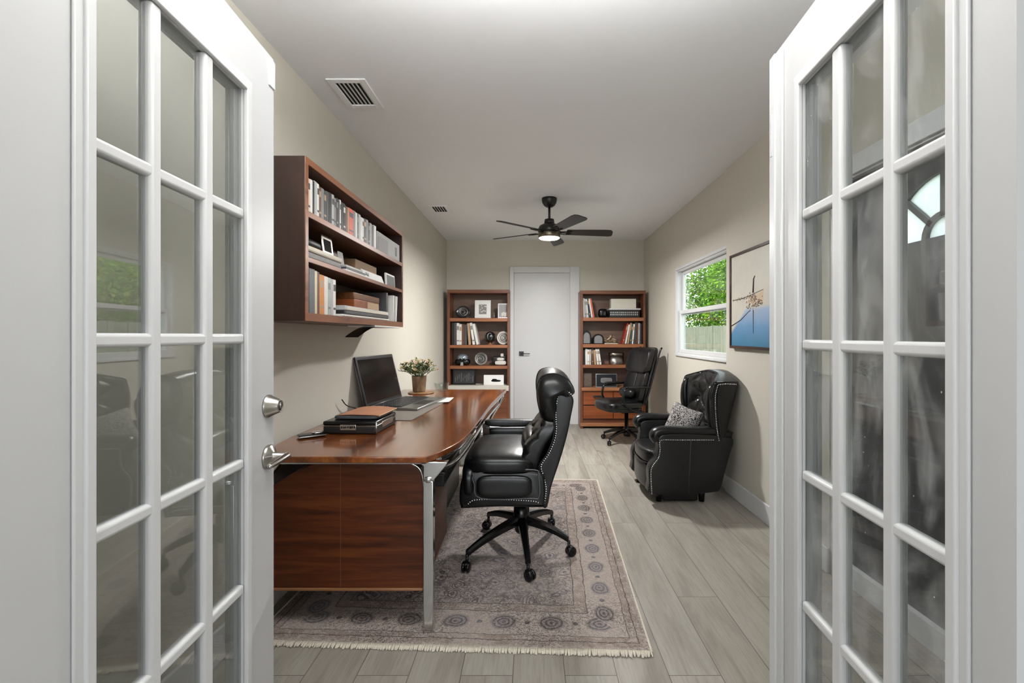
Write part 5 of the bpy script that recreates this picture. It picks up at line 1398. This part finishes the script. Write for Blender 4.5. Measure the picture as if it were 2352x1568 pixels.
def tree(x, y, h, rad, seed, lab, cols, nleaf, ls=.11):
    random.seed(seed); r = thing('tree', lab, 'tree', (x, y, -.3), 0, 'trees beyond the fence')
    bark = plain('pale_bark', (176, 160, 132), .9, var=.3, nscale=8)
    g = G(); tips = []
    def br(p, d, L, rr, dep):
        pts = [p]; q = p.copy(); dd = d.copy()
        for i in range(4):
            dd = (dd+Vector((random.uniform(-.25, .25), random.uniform(-.25, .25), random.uniform(-.05, .2)))).normalized(); q = q+dd*L/4; e_ = math.hypot(q.x, q.y)
            if e_ > rad*.85: q.x *= rad*.85/e_; q.y *= rad*.85/e_
            pts.append(q.copy())
        g.tube(pts, [rr*(1-.12*i) for i in range(5)], 7); tips.append((q, dep))
        if dep < 3:
            for i in range(3):
                nd = (dd+Vector((random.uniform(-1, 1), random.uniform(-1, 1), random.uniform(-.2, .6)))).normalized(); br(pts[random.choice((2, 3, 4))], nd, L*.72, rr*.55, dep+1)
    br(Vector((0, 0, 0)), Vector((0, 0, 1)), h*.34, .085, 0)
    build('trunk', g, bark, r, world=False)
    g = G(); tp = [t_ for t_, d in tips if d >= 1] 
    vs = []; fs = [];
    for i in range(nleaf):
        c = random.choice(tp)
        if random.random() < .5: p = c+Vector((random.gauss(0, .45), random.gauss(0, .45), random.gauss(0, .4)))
        else:
            a, b = random.random()*6.283, random.uniform(-1, 1); q = random.random()**.4; p = Vector((rad*q*math.cos(a)*math.sqrt(1-b*b), rad*q*math.sin(a)*math.sqrt(1-b*b), h*.5+h*.46*q*b))
        q_ = math.hypot(p.x, p.y)
        if q_ > rad*.93: p.x *= rad*.93/q_; p.y *= rad*.93/q_; 
        d = Vector((random.uniform(-1, 1), random.uniform(-1, 1), random.uniform(-.8, .4))).normalized(); w = d.orthogonal().normalized(); w.rotate(Matrix.Rotation(random.random()*3, 3, d)); L = ls*random.uniform(.6, 1.3)
        n = len(vs); vs += [p, p+d*L*.5+w*L*.22, p+d*L, p+d*L*.5-w*L*.22]; fs.append((n, n+1, n+2, n+3))
    b_, f_ = g._add(vs, fs)
    for f in f_: f.material_index = random.randrange(len(cols))
    build('foliage', g, cols, r, world=False)
LG = []
for nm, c in (('leaf_bright', (120, 160, 56)), ('leaf_mid', (88, 128, 44)), ('leaf_deep', (52, 88, 32)), ('leaf_gold', (150, 158, 82))):
    t = NT(nm); t.t.nodes.remove(t.b); a = t.node('ShaderNodeBsdfDiffuse', {'Color': lin(c)}); b = t.node('ShaderNodeBsdfTranslucent', {'Color': lin(c)}); mx = t.node('ShaderNodeMixShader', {'Fac': .4})
    t.l.new(a.outputs[0], mx.inputs[1]); t.l.new(b.outputs[0], mx.inputs[2]); t.l.new(mx.outputs[0], t.out.inputs[0]); LG.append(t.mat)
tree(6.5, 13.1, 4.8, 1.6, 31, 'leafy bright green tree beyond the fence, left in the window', LG[:3], 26000)
tree(6.5, 16.4, 5.4, 1.6, 32, 'tall tree beyond the fence, hidden at the window left edge', LG[:3], 16000)
tree(6.1, 9.8, 4.0, 1.6, 33, 'golden green tree beyond the fence, right in the window', [LG[0], LG[3], LG[1]], 26000)
tree(6.4, 6.5, 4.2, 1.6, 34, 'round green tree beyond the fence, near the right wall', LG[:3], 16000)
tree(6.5, 3.2, 3.8, 1.6, 35, 'smaller green tree beyond the fence, nearest the doorway side', LG[:3], 5000)

# ================================================================ LIGHT
def area(name, loc, rot, sx, sy, power, col=(1, 1, 1)):
    l = bpy.data.lights.new(name, 'AREA'); l.shape = 'RECTANGLE'; l.size = sx; l.size_y = sy; l.energy = power; l.color = col
    o = bpy.data.objects.new(name, l); COL.objects.link(o); o.location = loc; o.rotation_euler = rot; return o
# added fill light in the invented hall window opening, facing the doorway
area('hall_fill_light', (0, -3.14, 1.4), (math.pi/2, 0, 0), 2.9, 1.75, 15, (.98, .99, 1))
# daylight through the right wall window
pt = area('window_portal', (XR+T+.01, (WY0+WY1)/2, 1.49), (0, math.pi/2, 0), .9, 1.3, 1); pt.data.cycles.is_portal = True
pt = area('fanlight_portal', (XR+T+.01, 1.82, 1.75), (0, math.pi/2, 0), .36, .7, 1); pt.data.cycles.is_portal = True
# added unseen fill lamps: a panel inside the doorway, a globe in the hall
def flush(x, y, lab, power, r_=.24):
    rt = thing('hall_fill_globe', lab, 'lamp', (x, y, CZ))
    g = G(); g.lathe([(0, 0), (.07, 0), (.07, -.02), (.012, -.03), (.012, -.12), (.05, -.125), (.05, -.14), (0, -.14)], n=32); build('lamp_base', g, M_trim, rt, world=False)
    g = G(); g.ball((0, 0, -.14-r_*.97), r_, 0, 14); build('lamp_globe', g, emit('lamp_globe_glow_%d' % power, (255, 252, 248), power/(4*math.pi*r_*r_*math.pi)), rt, world=False)
rt = thing('added_fill_panel', 'rectangular white fill panel added above view inside the double doorway', 'lamp', (.0, .96, CZ-.24))  # added light panel above the view, brightening ceiling and room
g = G()
for sx in (-.5, .5): g.tube([(sx, 0, 0), (sx, 0, .235)], .004, 8); g.lathe([(0, .225), (.03, .225), (.03, .24), (0, .24)], (sx, 0, 0), 16)
build('hanging_wires', g, M_trim, rt, world=False)
g = G(); g.box(-.63, .63, -.30, .30, .0002, .003); build('upper_diffuser', g, emit('fill_panel_up_glow', (255, 253, 250), 1.5), rt, world=False)
l = bpy.data.lights.new('fill_uplight', 'AREA'); l.shape = 'RECTANGLE'; l.size = 1.24; l.size_y = .58; l.energy = 38; l.color = (1, .995, .985)
o = bpy.data.objects.new('fill_uplight', l); COL.objects.link(o); o.parent = rt; o.location = (0, 0, .006); o.rotation_euler = (math.pi, 0, 0)
g = G(); g.box(-.66, .66, -.33, .33, -.03, 0, .004); build('panel_housing', g, M_trim, rt, world=False)
g = G(); g.box(-.63, .63, -.30, .30, -.033, -.0302); build('panel_diffuser', g, emit('fill_panel_glow', (255, 253, 250), 1.5), rt, world=False)
l = bpy.data.lights.new('fill_downlight', 'AREA'); l.shape = 'RECTANGLE'; l.size = 1.24; l.size_y = .58; l.energy = 9; l.color = (1, .995, .985)
o = bpy.data.objects.new('fill_downlight', l); COL.objects.link(o); o.parent = rt; o.location = (0, 0, -.036)
flush(0, -.9, 'round glowing fill globe added out of view in the hall', 1.2, .14)  # added hall globe behind the viewpoint, brightening the near door leaves
l = bpy.data.lights.new('fan_bulb', 'AREA'); l.shape = 'DISK'; l.size = .2; l.energy = 50; l.color = (1, .975, .95)
o = bpy.data.objects.new('fan_bulb', l); COL.objects.link(o); o.location = (.168, 4.42, CZ-.406)
s = bpy.data.lights.new('sun', 'SUN'); s.energy = 4.5; s.angle = .02; s.color = (1, .96, .88)
o = bpy.data.objects.new('sun', s); COL.objects.link(o); o.rotation_euler = Vector((.30, .62, -.80)).to_track_quat('-Z', 'Y').to_euler(); o.location = (-6, 6, 9)
w = bpy.data.worlds.new('sky'); SC.world = w; w.use_nodes = True; nt = w.node_tree; bg = nt.nodes['Background']
sk = nt.nodes.new('ShaderNodeTexSky'); sk.sky_type = 'NISHITA'; sk.sun_disc = False; sk.sun_elevation = math.radians(48); sk.sun_rotation = math.radians(270); sk.dust_density = 2.5
mxn = nt.nodes.new('ShaderNodeMix'); mxn.data_type = 'RGBA'; mxn.inputs[0].default_value = .85; mxn.inputs[7].default_value = (3.1, 3.2, 3.3, 1)
nt.links.new(sk.outputs[0], mxn.inputs[6]); nt.links.new(mxn.outputs[2], bg.inputs[0]); bg.inputs[1].default_value = 1.1

# ================================================================ CAMERA
cam = bpy.data.cameras.new('camera'); cam.sensor_width = 36; cam.lens = F/2352*36
cam.shift_x = -(VX-1176)/2352; cam.shift_y = -(784-VY)/2352; cam.clip_start = .02
co = bpy.data.objects.new('camera', cam); COL.objects.link(co); co.location = (0, 0, H); co.rotation_euler = (math.pi/2, 0, 0)
SC.camera = co
vs_ = SC.view_settings; vs_.view_transform = 'Standard'; vs_.look = 'None'; vs_.gamma = 1; vs_.use_curve_mapping = False; vs_.exposure = 0.42
